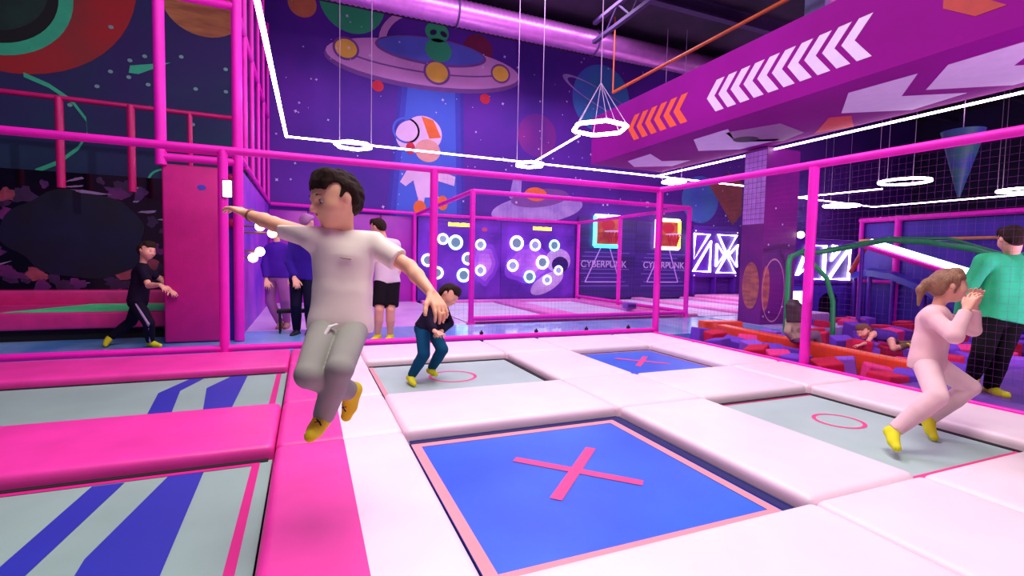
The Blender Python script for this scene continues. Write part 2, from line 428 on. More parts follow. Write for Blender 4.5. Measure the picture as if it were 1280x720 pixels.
# ------------------------------------------------------------------ people
def person(name, label, key, h, skin, hair_m, top, bottom, sock, sleeve='short', trousers='long', hair='short',
           hem=0.05, fine=False, extra=None, base=None, loose=1.0, group=None, neck_h=.016, slim=1.0):
    J = {k: (np.array(v, float) if isinstance(v, tuple) else v) for k, v in PEOPLE[key].items()}
    s = J['h'] / 1.2
    adult = J['h'] > 1.5
    V = lambda k: J[k]
    lowest = min(J['to_r'][2], J['to_l'][2])
    foot = (J['an_r'] + J['an_l']) / 2
    root = thing(name, label, 'person', base or (round(float(foot[0]), 3), round(float(foot[1]), 3), round(float(lowest) - 0.03, 3)), group)
    # frames
    f = nrm(J['face'])
    u = J['up'] - f * (J['up'] @ f)
    u = nrm(u)
    r = np.cross(f, u)                       # towards the person's right
    A = np.array([r, f, u])
    hs = (0.205 if not adult else 0.225) * (0.94 + 0.06 * s)
    hs = min(hs, 0.23)
    O = J['head']
    hd = lambda x, y, z: O + hs * (r * x + f * y + u * z)
    spine = nrm(J['neck'] - J['pelvis'])
    w = 0.0
    body = SDF(h)

    def torso(S, g, k=0.03):
        pe, ch, ne = J['pelvis'], J['chest'], J['neck']
        S.cone(J['hi_r'], J['hi_l'], .066 * s * slim + g, .066 * s * slim + g, k)
        for q in 'rl':
            hi, sh = J['hi_' + q], J['sh_' + q]
            S.cone(hi * .62 + pe * .38 + spine * .02, sh * .5 + ch * .5 - spine * .01, .063 * s * slim + g, .068 * s * slim + g, k)
            S.cone(sh * .62 + ne * .38 - spine * .012 * s, sh, .043 * s + g, .042 * s + g, k)
        S.cone(pe, ch, .070 * s * slim + g, .078 * s * slim + g, k)
        S.cone(ch, ne - spine * .035 * s, .074 * s * slim + g, .045 * s * slim + g, k)

    torso(body, -.004)
    body.cone(J['neck'] - spine * .03 * s, hd(0, -.16, -.10), .034 * s, .031 * s, .010)
    # head
    body.ell(hd(0, -.06, .10), A, np.array([.365, .44, .40]) * hs, .01)
    body.ell(hd(0, .10, -.17), A, np.array([.285, .30, .31]) * hs, .05 * hs / .2)
    body.ell(hd(0, .20, -.36), A, np.array([.13, .14, .115]) * hs, .03 * hs / .2)
    for sg in (1, -1):
        body.ell(hd(.19 * sg, .21, -.13), A, np.array([.13, .14, .14]) * hs, .02 * hs / .2)
        body.ell(hd(.155 * sg, .395, .0), A, np.array([.085, .06, .055]) * hs, .012 * hs / .2, sub=True)
        body.ell(hd(.375 * sg, -.06, -.04), A, np.array([.045, .085, .125]) * hs, .006)
    body.cone(hd(0, .36, .03), hd(0, .475, -.115), .035 * hs, .060 * hs, .010 * hs / .2)
    body.ell(hd(0, .40, -.10), A, np.array([.085, .07, .045]) * hs, .006 * hs / .2)
    body.cone(hd(.10, .375, .07), hd(-.10, .375, .07), .035 * hs, .035 * hs, .015 * hs / .2)
    body.cone(hd(.06, .375, -.245), hd(-.06, .375, -.245), .04 * hs, .04 * hs, .01 * hs / .2)
    # limbs
    for q in 'rl':
        sh, el, wr, ha = J['sh_' + q], J['el_' + q], J['wr_' + q], J['ha_' + q]
        body.cone(sh, el, .036 * s, .029 * s, .018)
        body.cone(el, el * .65 + wr * .35, .029 * s, .029 * s, .012)
        body.cone(el * .65 + wr * .35, wr, .029 * s, .0195 * s, .012)
        d = nrm(ha - wr)
        fore = nrm(wr - el)
        # the palm faces down / back towards the body
        side = np.cross(d, np.array([0, 0, 1.0]))
        if np.linalg.norm(side) < .25:
            side = np.cross(d, f)
        side = nrm(side)
        n = nrm(np.cross(side, d))           # roughly up: back of the hand
        if n[2] < 0:
            n = -n
        if 'hand_n_' + q in J:
            n = nrm(J['hand_n_' + q] - d * (J['hand_n_' + q] @ d))
            side = np.cross(d, n)
        L = .145 * s * (1.0 if not adult else .98)
        pw = .028 * s
        tside = 1.0 if (side @ (J['chest'] - wr)) > 0 else -1.0
        k0 = wr + d * L * .08
        for m_ in (-1, -.33, .33, 1):
            body.cone(k0 + side * pw * .55 * m_, wr + d * L * .46 + side * pw * .86 * m_, .0125 * s, .0105 * s, .006 * s)
        lens = (.42, .48, .45, .34)
        for i_ in range(4):
            m_ = (1, .33, -.33, -1)[i_] * tside
            p0 = wr + d * L * .47 + side * pw * .90 * m_
            dd = nrm(d + side * .16 * m_)
            c = 0.0
            for j_, fr in enumerate((.46, .31, .23)):
                c += (.22, .36, .30)[j_] * (1 + .12 * i_)
                dr = dd * math.cos(c) - n * math.sin(c)
                p1 = p0 + dr * lens[i_] * L * fr
                body.cone(p0, p1, (.0088 - .0009 * j_) * s, (.0080 - .0009 * j_) * s, .002)
                p0 = p1
        # thumb from the side of the palm
        p0 = wr + d * L * .16 + side * pw * .75 * tside
        for j_, (fr, sp) in enumerate(((.24, .95), (.17, .55), (.14, .35))):
            dr = nrm(d + side * sp * tside - n * .35)
            p1 = p0 + dr * fr * L
            body.cone(p0, p1, (.0115 - .0012 * j_) * s, (.0100 - .0010 * j_) * s, .004)
            p0 = p1
        hi, kn, an, to = J['hi_' + q], J['kn_' + q], J['an_' + q], J['to_' + q]
        body.cone(hi, kn, .060 * s * slim, .042 * s * slim, .02)
        body.cone(kn, kn * .62 + an * .38, .041 * s, .041 * s, .012)
        body.cone(kn * .62 + an * .38, an, .041 * s, .025 * s, .012)
        fd = nrm(to - an)
        sole = an + nrm(an - kn) * .035 * s
        heel = sole - fd * .02 * s
        body.cone(heel, to, .026 * s, .018 * s, .015)
    me = body.mesh('body')
    me.materials.append(skin)
    b = link('body', me, root)

    def part(nm, S, mat, planes=(), lab=None, parent=None):
        m_ = S.mesh(nm, planes)
        mats = mat if isinstance(mat, list) else [mat]
        for x in mats:
            m_.materials.append(x)
        o = link(nm, m_, parent or root)
        if lab:
            o['label'] = lab
        return o

    # top
    g = .013 * loose
    S = SDF(h)
    torso(S, g)
    for q in 'rl':
        sh, el, wr = J['sh_' + q], J['el_' + q], J['wr_' + q]
        if sleeve == 'short':
            e = sh * .28 + el * .72
            S.cone(sh, e, .047 * s * (.8 + .2 * loose), .049 * s * (.75 + .25 * loose), .02, cut_b=True)
        elif sleeve == 'long':
            S.cone(sh, el, .048 * s, .043 * s, .02)
            S.cone(el, el * .06 + wr * .94, .043 * s, .033 * s, .012, cut_b=True)
    hemp = J['pelvis'] - spine * hem * s
    neckp = J['neck'] + spine * neck_h * s
    for q in 'rl':      # the cloth hangs loose over the hips
        hi = J['hi_' + q]
        S.cone(hi * .8 + J['pelvis'] * .2 + spine * .12 * s, hi * .92 + J['pelvis'] * .08 - spine * (hem + .04) * s, .064 * s * slim + g, .068 * s * slim + g + .006 * loose, .03)
    S.cone(J['pelvis'] + spine * .1 * s, J['pelvis'] - spine * (hem + .04) * s, .07 * s * slim + g, .075 * s * slim + g, .03)
    part('shirt', S, top, [(hemp, -spine), (neckp, spine)])
    # trousers
    S = SDF(h)
    g2 = .011 * (loose if trousers == 'long' else 1.2)
    S.cone(J['hi_r'], J['hi_l'], .066 * s * slim + g2, .066 * s * slim + g2, .03)
    for q in 'rl':
        hi, kn, an = J['hi_' + q], J['kn_' + q], J['an_' + q]
        S.cone(hi * .75 + J['pelvis'] * .25 + spine * .06 * s, hi, .062 * s * slim + g2, .064 * s * slim + g2, .02)
        if trousers == 'long':
            S.cone(hi, kn, .061 * s * slim + g2, .046 * s * slim + g2, .005)
            S.cone(kn, kn * .6 + an * .4, .045 * s * slim + g2, .043 * s * slim + g2, .006)
            S.cone(kn * .6 + an * .4, kn * .02 + an * .98, .043 * s * slim + g2, .030 * s + g2, .006, cut_b=True)
        else:
            S.cone(hi, hi * .12 + kn * .88, .066 * s + g2, .064 * s + g2, .012, cut_b=True)
    tr = part('trousers' if trousers == 'long' else 'shorts', S, bottom, [(J['pelvis'] + spine * .03 * s, spine)])
    # socks
    for q in 'rl':
        kn, an, to = J['kn_' + q], J['an_' + q], J['to_' + q]
        S = SDF(min(h, .009))
        sh_d = nrm(an - kn)
        fd = nrm(to - an)
        sole = an + sh_d * .035 * s
        heel = sole - fd * .02 * s
        S.cone(an - sh_d * .03 * s, an + sh_d * .012, .029 * s, .030 * s, .01, cut_a=True)
        S.cone(heel, to, .031 * s, .023 * s, .02)
        S.cone(an, (heel + to) / 2 + fd * .02 * s, .029 * s, .028 * s, .02)
        so = part('sock', S, sock)
        if fine:
            # the dark woven panel across the instep
            S = SDF(.004)
            mid = (heel * .45 + to * .55)
            upn = nrm(-sh_d + fd * (sh_d @ fd))
            sd = np.cross(fd, upn)
            p_ = mid + upn * .030 * s
            S.cone(p_ + sd * .012 - fd * .01, p_ - sd * .012 + fd * .014, .005, .005, .003)
            S.cone(p_ - sd * .013 - fd * .012, p_ + sd * .012 + fd * .012, .004, .004, .003)
            part('sock_emblem', S, M('sock_print', (70, 52, 80), .8), parent=so, lab='dark emblem on the instep')
    # hair
    S = SDF(h if not fine else .004)
    kk = .03 * hs / .2
    wb = .010 * hs
    cut = nrm(np.array([0, -.50, .86]))
    S.ell(hd(0, -.085, .125), A, np.array([.388, .462, .418]) * hs, .01, cuts=[((-cut[0], -cut[1], -cut[2]), -.07 * hs)], wob=wb)
    S.ell(hd(0, -.29, -.06), A, np.array([.335, .275, .34]) * hs, kk, wob=wb)          # back of the head to the nape
    for sg in (1, -1):
        S.cone(hd(.355 * sg, -.12, .20), hd(.375 * sg, .05, .02), .075 * hs, .030 * hs, kk * .7)   # in front of the ear
        S.cone(hd(.34 * sg, -.2, .1), hd(.33 * sg, -.24, -.15), .08 * hs, .05 * hs, kk * .7)      # behind the ear
    # fringe brushed forward over the brow
    for x, z, e in ((-.26, .34, .20), (-.13, .37, .235), (.0, .38, .245), (.13, .37, .235), (.26, .33, .205)):
        S.cone(hd(x * .9, .10, .44), hd(x, .345 - abs(x) * .35, e + .03), .105 * hs, .045 * hs, kk)
    if hair == 'long':
        for x in (-.3, -.15, 0, .15, .3):
            S.cone(hd(x, -.3, .1), hd(x * 1.2, -.36, -.9), .17 * hs, .10 * hs, .03)
        for x in (-.36, .36):
            S.cone(hd(x, -.05, .15), hd(x * 1.05, -.1, -.75), .09 * hs, .07 * hs, .03)
    if hair == 'ponytail':
        S.cone(hd(0, -.42, .1), hd(0, -.62, .02), .12 * hs, .10 * hs, kk)
        S.cone(hd(0, -.62, .02), hd(0, -.74, -.22), .10 * hs, .11 * hs, kk)
        S.cone(hd(0, -.74, -.22), hd(0, -.76, -.72), .11 * hs, .045 * hs, kk)
        for x in (-.36, .36):
            S.cone(hd(x * .92, .06, .22), hd(x * 1.02, .0, -.25), .08 * hs, .03 * hs, kk)
    part('hair', S, hair_m)
    # face
    dark = M('eye_dark', (30, 20, 22), .3)
    for sg in (1, -1):
        mb = MB()
        rot = Matrix([list(A[0]), list(A[1]), list(A[2])]).transposed()
        mb.ball(hd(.155 * sg, .325, .0), (.070 * hs, .045 * hs, .043 * hs), 0, 14, rot)
        e = mb.build('eye', M('eye_white', (235, 225, 225), .25), root)
        mb = MB().ball(hd(.150 * sg, .352, -.012), (.032 * hs, .022 * hs, .034 * hs), 0, 12, rot)
        mb.build('iris', dark, e, None)
        # lowered lid with its lashes
        S = SDF(.0016 if fine else .005)
        S.cone(hd(.085 * sg, .366, .012), hd(.155 * sg, .376, .026), .005 * hs, .008 * hs, .002)
        S.cone(hd(.155 * sg, .376, .026), hd(.230 * sg, .335, .006), .008 * hs, .005 * hs, .002)
        if fine:
            part('eyelashes', S, dark)
        S = SDF(.0016 if fine else .005)
        S.cone(hd(.065 * sg, .390, .105), hd(.15 * sg, .390, .130), .012 * hs, .012 * hs, .002)
        S.cone(hd(.15 * sg, .390, .130), hd(.245 * sg, .330, .105), .012 * hs, .006 * hs, .002)
        part('eyebrow', S, hair_m)
    S = SDF(.0028 if fine else .007)
    S.cone(hd(.085, .365, -.235), hd(0, .415, -.228), .012 * hs, .026 * hs, .004)
    S.cone(hd(-.085, .365, -.235), hd(0, .415, -.228), .012 * hs, .026 * hs, .004)
    S.cone(hd(.065, .365, -.262), hd(-.065, .365, -.262), .030 * hs, .030 * hs, .004)
    part('lips', S, M('lips', (188, 96, 92), .5))
    if extra:
        extra(J, s, part, root, hd, hs, f, u, r, spine)
    return root
# ------------------------------------------------------------------ palette
pad_white = M('vinyl_white', (246, 224, 234), .42, bump=.10, bump_scale=7, var=.03, var_scale=3)
pad_pink = M('vinyl_hot_pink', (236, 60, 166), .42, bump=.14, bump_scale=7, var=.08, var_scale=3)
steel_pink = M('pink_powder_coat', (250, 20, 190), .35, var=.06, var_scale=4, bump=.03)
rail_red = M('crimson_powder_coat', (205, 12, 110), .4, var=.06)
foam_sleeve = M('pink_foam_sleeve', (238, 10, 192), .55, bump=.1, bump_scale=30, var=.05)
mat_grey = M('mat_pale_grey', (170, 196, 192), .6, bump=.08, bump_scale=160, var=.05, var_scale=2)
mat_grey_dim = M('mat_pale_grey_dim', (138, 172, 160), .6, bump=.08, bump_scale=160, var=.06, var_scale=2)  # pale grey mat again, coloured darker for the dimmer light at left
mat_blue = M('mat_royal_blue', (16, 84, 214), .42, bump=.08, bump_scale=160, col2=(34, 104, 226), var_scale=1.2)
mat_lane = M('mat_lane_lilac', (212, 196, 230), .55, bump=.08, bump_scale=120, var=.06, var_scale=2)
mark_salmon = M('mark_salmon', (250, 150, 160), .6, var=.03)
mark_pink = M('mark_pink', (240, 66, 140), .6, var=.03)
mark_cerise = M('mark_cerise', (206, 10, 126), .6, var=.03)
mark_blue = M('mark_blue', (30, 42, 164), .6, var=.03)
black = M('black_webbing', (12, 8, 18), .8, bump=.1)
navy_edge = M('navy_edging', (16, 24, 96), .7, bump=.05)
led = M('led_white', (255, 236, 250), .4, emit=11)
led_ring = M('led_ring', (255, 255, 250), .4, emit=16)
white_paint = M('paint_lilac_white', (214, 196, 226), .6, var=.04)
magenta_board = M('board_magenta', (196, 22, 172), .45, var=.08, var_scale=1.5)
orange_paint = M('paint_orange', (222, 84, 40), .6, var=.08)

# ------------------------------------------------------------------ camera
cam_d = bpy.data.cameras.new('camera')
cam = bpy.data.objects.new('camera', cam_d)
COL.objects.link(cam)
scene.camera = cam
cam_d.sensor_width = 36
cam_d.lens = 36 * 616.3 / 1280
cam_d.clip_end = 100
yaw, pitch, roll = math.radians(22.5577), math.radians(3.2097), math.radians(-1.1753)
fw = Vector((math.sin(yaw) * math.cos(pitch), math.cos(yaw) * math.cos(pitch), -math.sin(pitch)))
rt = Vector((math.cos(yaw), -math.sin(yaw), 0))
dn = fw.cross(rt)
right = rt * math.cos(roll) + dn * math.sin(roll)
down = dn * math.cos(roll) - rt * math.sin(roll)
mw = Matrix((right, -down, -fw)).transposed().to_4x4()
mw.translation = Vector((0, 0, 1.1))
cam.matrix_world = mw


def struct(mb, name, mats):
    return put(mb.build(name, mats), kind='structure')


# ------------------------------------------------------------------ shell of the hall
YB, ZC = 13.25, 7.3
floor_dark = M('floor_rubber', (40, 26, 60), .8, var=.1, bump=.1)
struct(MB().box(-7, 24, -3, 16, -.75, -.55), 'floor', [floor_dark])
walk = M('floor_blue_vinyl', (84, 150, 222), .16, col2=(140, 190, 244), var_scale=1.6, spec=.8, stretch=(1, .35, 1))
struct(MB().box(-5.5, 7.95, 6.38, 8.32, -.55, -.05), 'floor_walkway', [walk])
pale_floor = M('floor_pale_vinyl', (236, 196, 240), .3, col2=(214, 160, 232), var_scale=1.5)
struct(MB().box(-.86, 2.66, 8.32, YB, -.55, -.05), 'floor_corridor', [pale_floor])
purple_floor = M('floor_purple_vinyl', (132, 84, 180), .45, col2=(104, 70, 170), var_scale=2, bump=.06)
struct(MB().box(5.28, 13, -1, 2.95, -.55, -.03), 'floor_side', [purple_floor])
struct(MB().box(7.96, 10.0, 6.2, 8.3, -.55, -.04), 'floor_landing', [M('floor_lilac', (150, 140, 226), .25, col2=(206, 190, 244), var_scale=2)])

dark_panel = M('ceiling_dark', (58, 34, 70), .85, col2=(34, 22, 44), var_scale=.9)
struct(MB().box(-7, 24, -3, 16, ZC, ZC + .2), 'ceiling', [dark_panel])
beamd = M('ceiling_beam_paint', (70, 44, 96), .7, var=.1)
for i, y in enumerate((4.2, 7.0, 9.4, 11.8)):
    mb = MB().box(-7, 24, y - .09, y + .09, ZC - .34, ZC - .28).box(-7, 24, y - .02, y + .02, ZC - .28, ZC - .05).box(-7, 24, y - .09, y + .09, ZC - .05, ZC)
    struct(mb, 'trim_%d' % (i + 1), [beamd])

# the painted back wall: deep purple space with everything drawn on it
W_ = lambda x, z, o=0.0: (x, YB - .004 - o, z)
mural = [
    M('mural_space', (66, 24, 142), .7, col2=(96, 26, 160), var_scale=.45),       # 0
    M('mural_star', (214, 196, 240), .6, emit=0),                                   # 1
    M('mural_beam_blue', (66, 96, 206), .7, var=.06, var_scale=.8),               # 2
    M('mural_saucer', (206, 142, 206), .7, var=.06, var_scale=1.5),               # 3
    M('mural_saucer_dark', (120, 70, 150), .7, var=.06),                           # 4
    M('mural_port', (236, 188, 70), .6, var=.1, var_scale=2),                     # 5
    M('mural_glass', (84, 96, 200), .7, var=.08, var_scale=1.5),                  # 6
    M('mural_green', (46, 170, 112), .7, var=.08, var_scale=1.5),                 # 7
    M('mural_planet_blue', (70, 96, 206), .7, col2=(60, 130, 190), var_scale=1),  # 8
    M('mural_planet_magenta', (140, 30, 136), .7, col2=(104, 26, 140), var_scale=.8),  # 9
    M('mural_suit', (226, 190, 226), .7, var=.06, var_scale=2),                   # 10
    M('mural_orange', (232, 108, 44), .7, var=.06),                                # 11
    M('mural_skin', (226, 160, 150), .7, var=.05),                                 # 12
    M('mural_dark', (40, 16, 70), .7),                                             # 13
    M('mural_red', (206, 30, 60), .7, var=.1),                                     # 14
    M('mural_tan', (206, 120, 80), .7, var=.12, var_scale=3),                      # 15
    M('mural_moon', (178, 150, 214), .7, col2=(150, 120, 200), var_scale=3),       # 16
    M('mural_wine', (116, 20, 70), .7, var=.1),                                    # 17
    M('mural_beam_soft', (62, 62, 180), .7, var=.06),                              # 18
    M('mural_beam_faint', (60, 44, 160), .7, var=.06),                             # 19
    M('mural_umber', (150, 76, 76), .7, var=.15, var_scale=2),                      # 20
]
mb = MB().box(-.9, 24, YB, YB + .2, -.6, ZC)
D = lambda x, z, R, m, o=.001, rz=None, tilt=0., rin=0.: mb.disc(W_(x, z, o), 'y', R, m, 32, rz, rin, tilt)
for a, m, o in ((.0, 19, .0006), (.10, 18, .0009), (.24, 2, .0012)):
    mb.poly([W_(2.2 + a, 5.7, o), W_(3.95 - a, 5.7, o), W_(4.05 - a, 2.2, o), W_(1.9 + a, 2.2, o)], m)
D(1.05, 7.45, .78, 7)
D(-.1, 7.15, .32, 15)
D(4.35, 6.85, .42, 17)
D(6.2, 4.75, .62, 9)
D(8.35, 6.1, 1.02, 8)
mb.disc(W_(8.35, 6.1, .002), 'y', 1.45, 16, 40, .26, .88, -.35)
# big saucer, tipped down to the right
T = .03
def S2(x, z):
    c, s_ = math.cos(T), math.sin(T)
    return (3.0 + x * c - z * s_, 6.24 + x * s_ + z * c)
def E2(x, z, rx, rz, m, o):
    p = S2(x, z)
    mb.disc(W_(p[0], p[1], o), 'y', rx, m, 40, rz, 0, T)
E2(0, -.08, 2.62, .60, 4, .002)
E2(0, .0, 2.58, .56, 3, .003)
E2(.0, .12, 2.2, .36, 4, .0035)
E2(.0, .16, 2.18, .36, 3, .004)
E2(.1, .34, 1.5, .36, 4, .005)
E2(.1, .36, 1.42, .31, 6, .006)
# dome frame
pts = []
for k in range(15):
    a = PI * (.98 - .62 * k / 14)
    pts.append((1.45 * math.cos(a) + .15, .42 + 1.02 * math.sin(a)))
for a, b in zip(pts, pts[1:]):
    p, q = S2(*a), S2(*b)
    e = [S2(a[0] * .86, .42 + (a[1] - .42) * .86), S2(b[0] * .86, .42 + (b[1] - .42) * .86)]
    mb.poly([W_(*p, .005), W_(*q, .005), W_(*e[1], .005), W_(*e[0], .005)], 3)
# pilot
p = S2(.25, .40)
mb.disc(W_(p[0], p[1], .008), 'y', .36, 7, 24, .30)
p = S2(.22, .86)
mb.disc(W_(p[0], p[1], .008), 'y', .32, 7, 24, .26)
for dx in (-.10, .18):
    mb.disc(W_(p[0] + dx, p[1] - .02, .009), 'y', .10, 13, 16, .07, 0, .5 if dx < 0 else -.5)
for x, z, R in ((-2.1, .10, .26), (.2, -.18, .30), (2.02, .02, .24)):
    p = S2(x, z)
    mb.disc(W_(p[0], p[1], .007), 'y', R * 1.22, 4, 28, R * 1.1)
    mb.disc(W_(p[0], p[1], .008), 'y', R, 5, 28, R * .88)
for x, z in ((-1.35, -.72), (1.55, -.72)):
    p = S2(x, z)
    mb.disc(W_(p[0], p[1], .006), 'y', .15, 14, 16, .14)
# floating child in a space suit
D(2.86, 4.42, .50, 10, .006, .46)
D(2.55, 4.3, .42, 10, .005, .42)
mb.poly([W_(2.80, 4.86, .007), W_(3.12, 4.80, .007), W_(3.34, 4.36, .007), W_(3.02, 4.30, .007)], 11)
D(2.98, 3.98, .34, 12, .007, .30)
D(2.52, 4.0, .12, 14, .007, .16)
mb.disc(W_(2.4, 4.45, .006), 'y', .36, 2, 24, .34, .85)
mb.poly([W_(2.5, 3.55, .006), W_(3.2, 3.55, .006), W_(3.1, 2.75, .006), W_(2.72, 2.72, .006)], 10)
mb.poly([W_(3.1, 3.55, .0065), W_(3.75, 3.35, .0065), W_(3.72, 3.1, .0065), W_(3.05, 3.25, .0065)], 10)
mb.poly([W_(2.5, 3.55, .0065), W_(2.25, 3.1, .0065), W_(2.4, 3.0, .0065), W_(2.7, 3.25, .0065)], 10)
mb.poly([W_(2.74, 2.8, .0055), W_(2.92, 2.8, .0055), W_(2.88, 2.5, .0055), W_(2.72, 2.5, .0055)], 10)
mb.poly([W_(3.02, 2.9, .0055), W_(3.2, 2.9, .0055), W_(3.42, 2.6, .0055), W_(3.25, 2.55, .0055)], 10)
D(2.78, 2.45, .17, 11, .007, .2)
D(3.4, 2.62, .15, 11, .007, .2)
# small open rover ship lower down
mb.disc(W_(6.3, 2.62, .004), 'y', 1.5, 16, 36, .42, 0, .16)
mb.disc(W_(6.35, 2.95, .006), 'y', .95, 4, 36, .26, 0, .16)
D(6.2, 3.05, .36, 11, .007, .2)
mb.poly([W_(5.35, 2.9, .005), W_(5.7, 2.7, .005), W_(5.75, 3.6, .005), W_(5.5, 3.6, .005)], 16)
# rocket cone and nose far right, planet by it
D(12.4, 3.3, .8, 8, .002)
mb.poly([W_(12.7, 3.9, .004), W_(13.9, 2.5, .004), W_(14.3, 2.9, .004), W_(14.3, 4.0, .004), W_(13.7, 4.3, .004)], 20)
mb.disc(W_(10.2, 3.0, .003), 'y', .10, 1, 12, .1, .6)
rs = random.Random(3)
for i in range(210):
    x, z = rs.uniform(-.8, 16), rs.uniform(2.4, 7.2)
    R = rs.choice((.018, .022, .03, .04, .055)) * .9
    pts = []
    for k in range(8):
        q = R if k % 2 == 0 else R * .42
        a = PI * k / 4 + x
        pts.append(W_(x + q * math.cos(a), z + q * math.sin(a), .0105))
    mb.poly(pts, 1)
struct(mb, 'wall_back', mural)

# dark painted wall on the left, set forward of the back wall
YL = 10.0
L_ = lambda x, z, o=0.0: (x, YL - .004 - o, z)
muralL = [
    M('mural_night', (20, 52, 84), .75, col2=(44, 26, 96), var_scale=.5),
    M('mural_mint', (56, 190, 142), .7, var=.08),
    M('mural_red_planet', (190, 16, 34), .75, col2=(130, 50, 50), var_scale=.6),
    M('mural_visor', (24, 64, 52), .7, col2=(12, 30, 30), var_scale=1),
    M('mural_ochre', (190, 120, 70), .7, col2=(150, 84, 56), var_scale=6, stretch=(.3, 1, 2)),
    M('mural_pale', (120, 170, 166), .7),
    M('mural_black', (8, 10, 16), .7),
]
mb = MB().box(-7, -.98, YL, YL + .15, -.55, ZC)
mb.disc(L_(-4.15, 5.4, .001), 'y', 1.6, 2, 48, 1.62)
mb.disc(L_(-4.35, 5.0, .003), 'y', .98, 1, 48, .98)
mb.disc(L_(-4.35, 5.0, .004), 'y', .80, 6, 48, .80)
mb.disc(L_(-4.38, 5.06, .005), 'y', .70, 3, 48, .68)
mb.disc(L_(-3.95, 5.12, .006), 'y', .11, 5, 16, .08)
mb.disc(L_(-1.6, 5.35, .002), 'y', .62, 4, 40, .56)
mb.poly([L_(-2.68, 4.02, .002), L_(-2.66, 4.14, .002), L_(-2.1, 4.28, .002), L_(-2.55, 4.02, .002)], 1)
arc = [(-4.0, 3.78), (-3.7, 3.66), (-3.42, 3.46), (-3.25, 3.2), (-3.24, 2.98), (-3.36, 2.74), (-3.6, 2.5), (-3.9, 2.33)]
for a, b in zip(arc, arc[1:]):
    mb.poly([L_(a[0], a[1] - .035, .002), L_(b[0], b[1] - .035, .002), L_(b[0], b[1] + .035, .002), L_(a[0], a[1] + .035, .002)], 1)
mb.disc(L_(-2.2, 2.3, .002), 'y', .26, 1, 24, .22, .86)
for x, z in ((-2.46, 4.32), (-2.66, 4.22), (-2.92, 4.0), (-2.68, 3.95), (-2.42, 3.87), (-3.1, 3.74), (-1.95, 4.4), (-1.75, 3.9), (-1.3, 3.92), (-3.45, 3.4), (-2.4, 3.5), (-1.8, 3.3), (-1.3, 4.3), (-2.9, 4.7)):
    mb.disc(L_(x, z, .003), 'y', .035, 5, 8, .03)
struct(mb, 'wall_left_painted', muralL)
struct(MB().box(-7.2, -7, -3, 16, -.6, ZC), 'wall_left', [muralL[0]])
struct(MB().box(24, 24.2, -3, 16, -.6, ZC), 'wall_right', [M('wall_right_dark', (44, 22, 84), .8, col2=(26, 16, 50), var_scale=.5)])
# wall running back beside the corridor, painted blue and violet
sidep = M('mural_violet', (96, 40, 200), .5, col2=(176, 60, 210), var_scale=1.2)
side_navy = M('mural_navy', (40, 22, 150), .5, var=.1)
struct(MB().box(-1.0, -.86, 7.75, YB, -.55, 2.3, 0), 'wall_corridor', [sidep, side_navy])
put(MB().box(-.99, -.9, 7.5, 7.75, -.05, 2.3).build('corner_post', side_navy), kind='structure').name = 'trim_corner'
dkw = M('wall_loft', (78, 20, 120), .6, col2=(60, 16, 100), var_scale=1)
struct(MB().box(-1.0, -.9, 10.0, YB, 2.3, ZC, 0), 'wall_loft', [dkw])
# magenta panelling at the end of the corridor
mb = MB()
for i in range(4):
    x0 = -.86 + i * .87
    mb.rbox(x0 + .01, x0 + .86, YB - .09, YB - .01, -.05, 2.2, .015, 2)
struct(mb, 'wall_panelling', [M('panel_magenta', (150, 24, 170), .45, col2=(186, 40, 180), var_scale=.8)])

# pillar on the right, painted with a planet
pil = [M('pillar_violet', (98, 20, 120), .5, col2=(140, 26, 140), var_scale=.8), M('pillar_tile', (206, 140, 236), .3, var=.12, var_scale=8),
       M('pillar_tan', (196, 110, 90), .6, col2=(150, 74, 90), var_scale=5, stretch=(1, 1, 3)), M('pillar_ring', (206, 140, 180), .6), mural[1]]
mb = MB().box(8.02, 8.9, 6.88, 7.4, -.55, 3.34, 0)
n_ = 0
for j in range(14):
    for i in range(5):
        mb.box(8.012, 8.02, 6.89 + i * .1, 6.98 + i * .1, 1.9 + j * .1, 1.99 + j * .1, 1)
mb.disc((8.13, 6.876, .66), 'y', .105, 2, 40, .44)
mb.disc((8.34, 6.874, .62), 'y', .30, 3, 48, .62, .95)
mb.disc((8.012, 7.12, .7), 'x', .2, 2, 32, .46)
for x, z in ((8.1, .12), (8.25, .2), (8.5, 1.9), (8.7, 1.5), (8.6, .3), (8.3, 2.2), (8.8, .9), (8.15, 1.5)):
    mb.disc((x, 6.873, z), 'y', .02, 4, 8)
struct(mb, 'wall_pillar', pil)

# ------------------------------------------------------------------ overhead: boxed beam with arrows
XB, ZB = 6.1, 3.36
bm_root = thing('ceiling_beam', 'big magenta boxed beam overhead with white chevrons and arrows on it', 'beam', (7.1, 4, ZB))
mb = MB().box(XB, 8.12, -2.5, 10.05, ZB, 4.42, 0)
o = mb.build('beam_casing', [M('beam_magenta', (128, 4, 122), .8, col2=(142, 6, 138), var_scale=.5, spec=.15)], bm_root)
tips = [6.46 - .247 * i for i in range(10)]
chev = [(0, 3.83), (-.20, 4.07), (-.36, 4.07), (-.16, 3.83), (-.37, 3.57), (-.20, 3.57)]
for t in tips:
    MB().prism([(XB - .004, t + a, z) for a, z in chev], (.006, 0, 0)).build('chevron', white_paint, bm_root)
for i in range(6):
    t = 8.62 - .27 * i
    MB().prism([(XB - .004, t + a, z) for a, z in chev], (.006, 0, 0)).build('chevron', orange_paint, bm_root)['label'] = 'orange chevron'
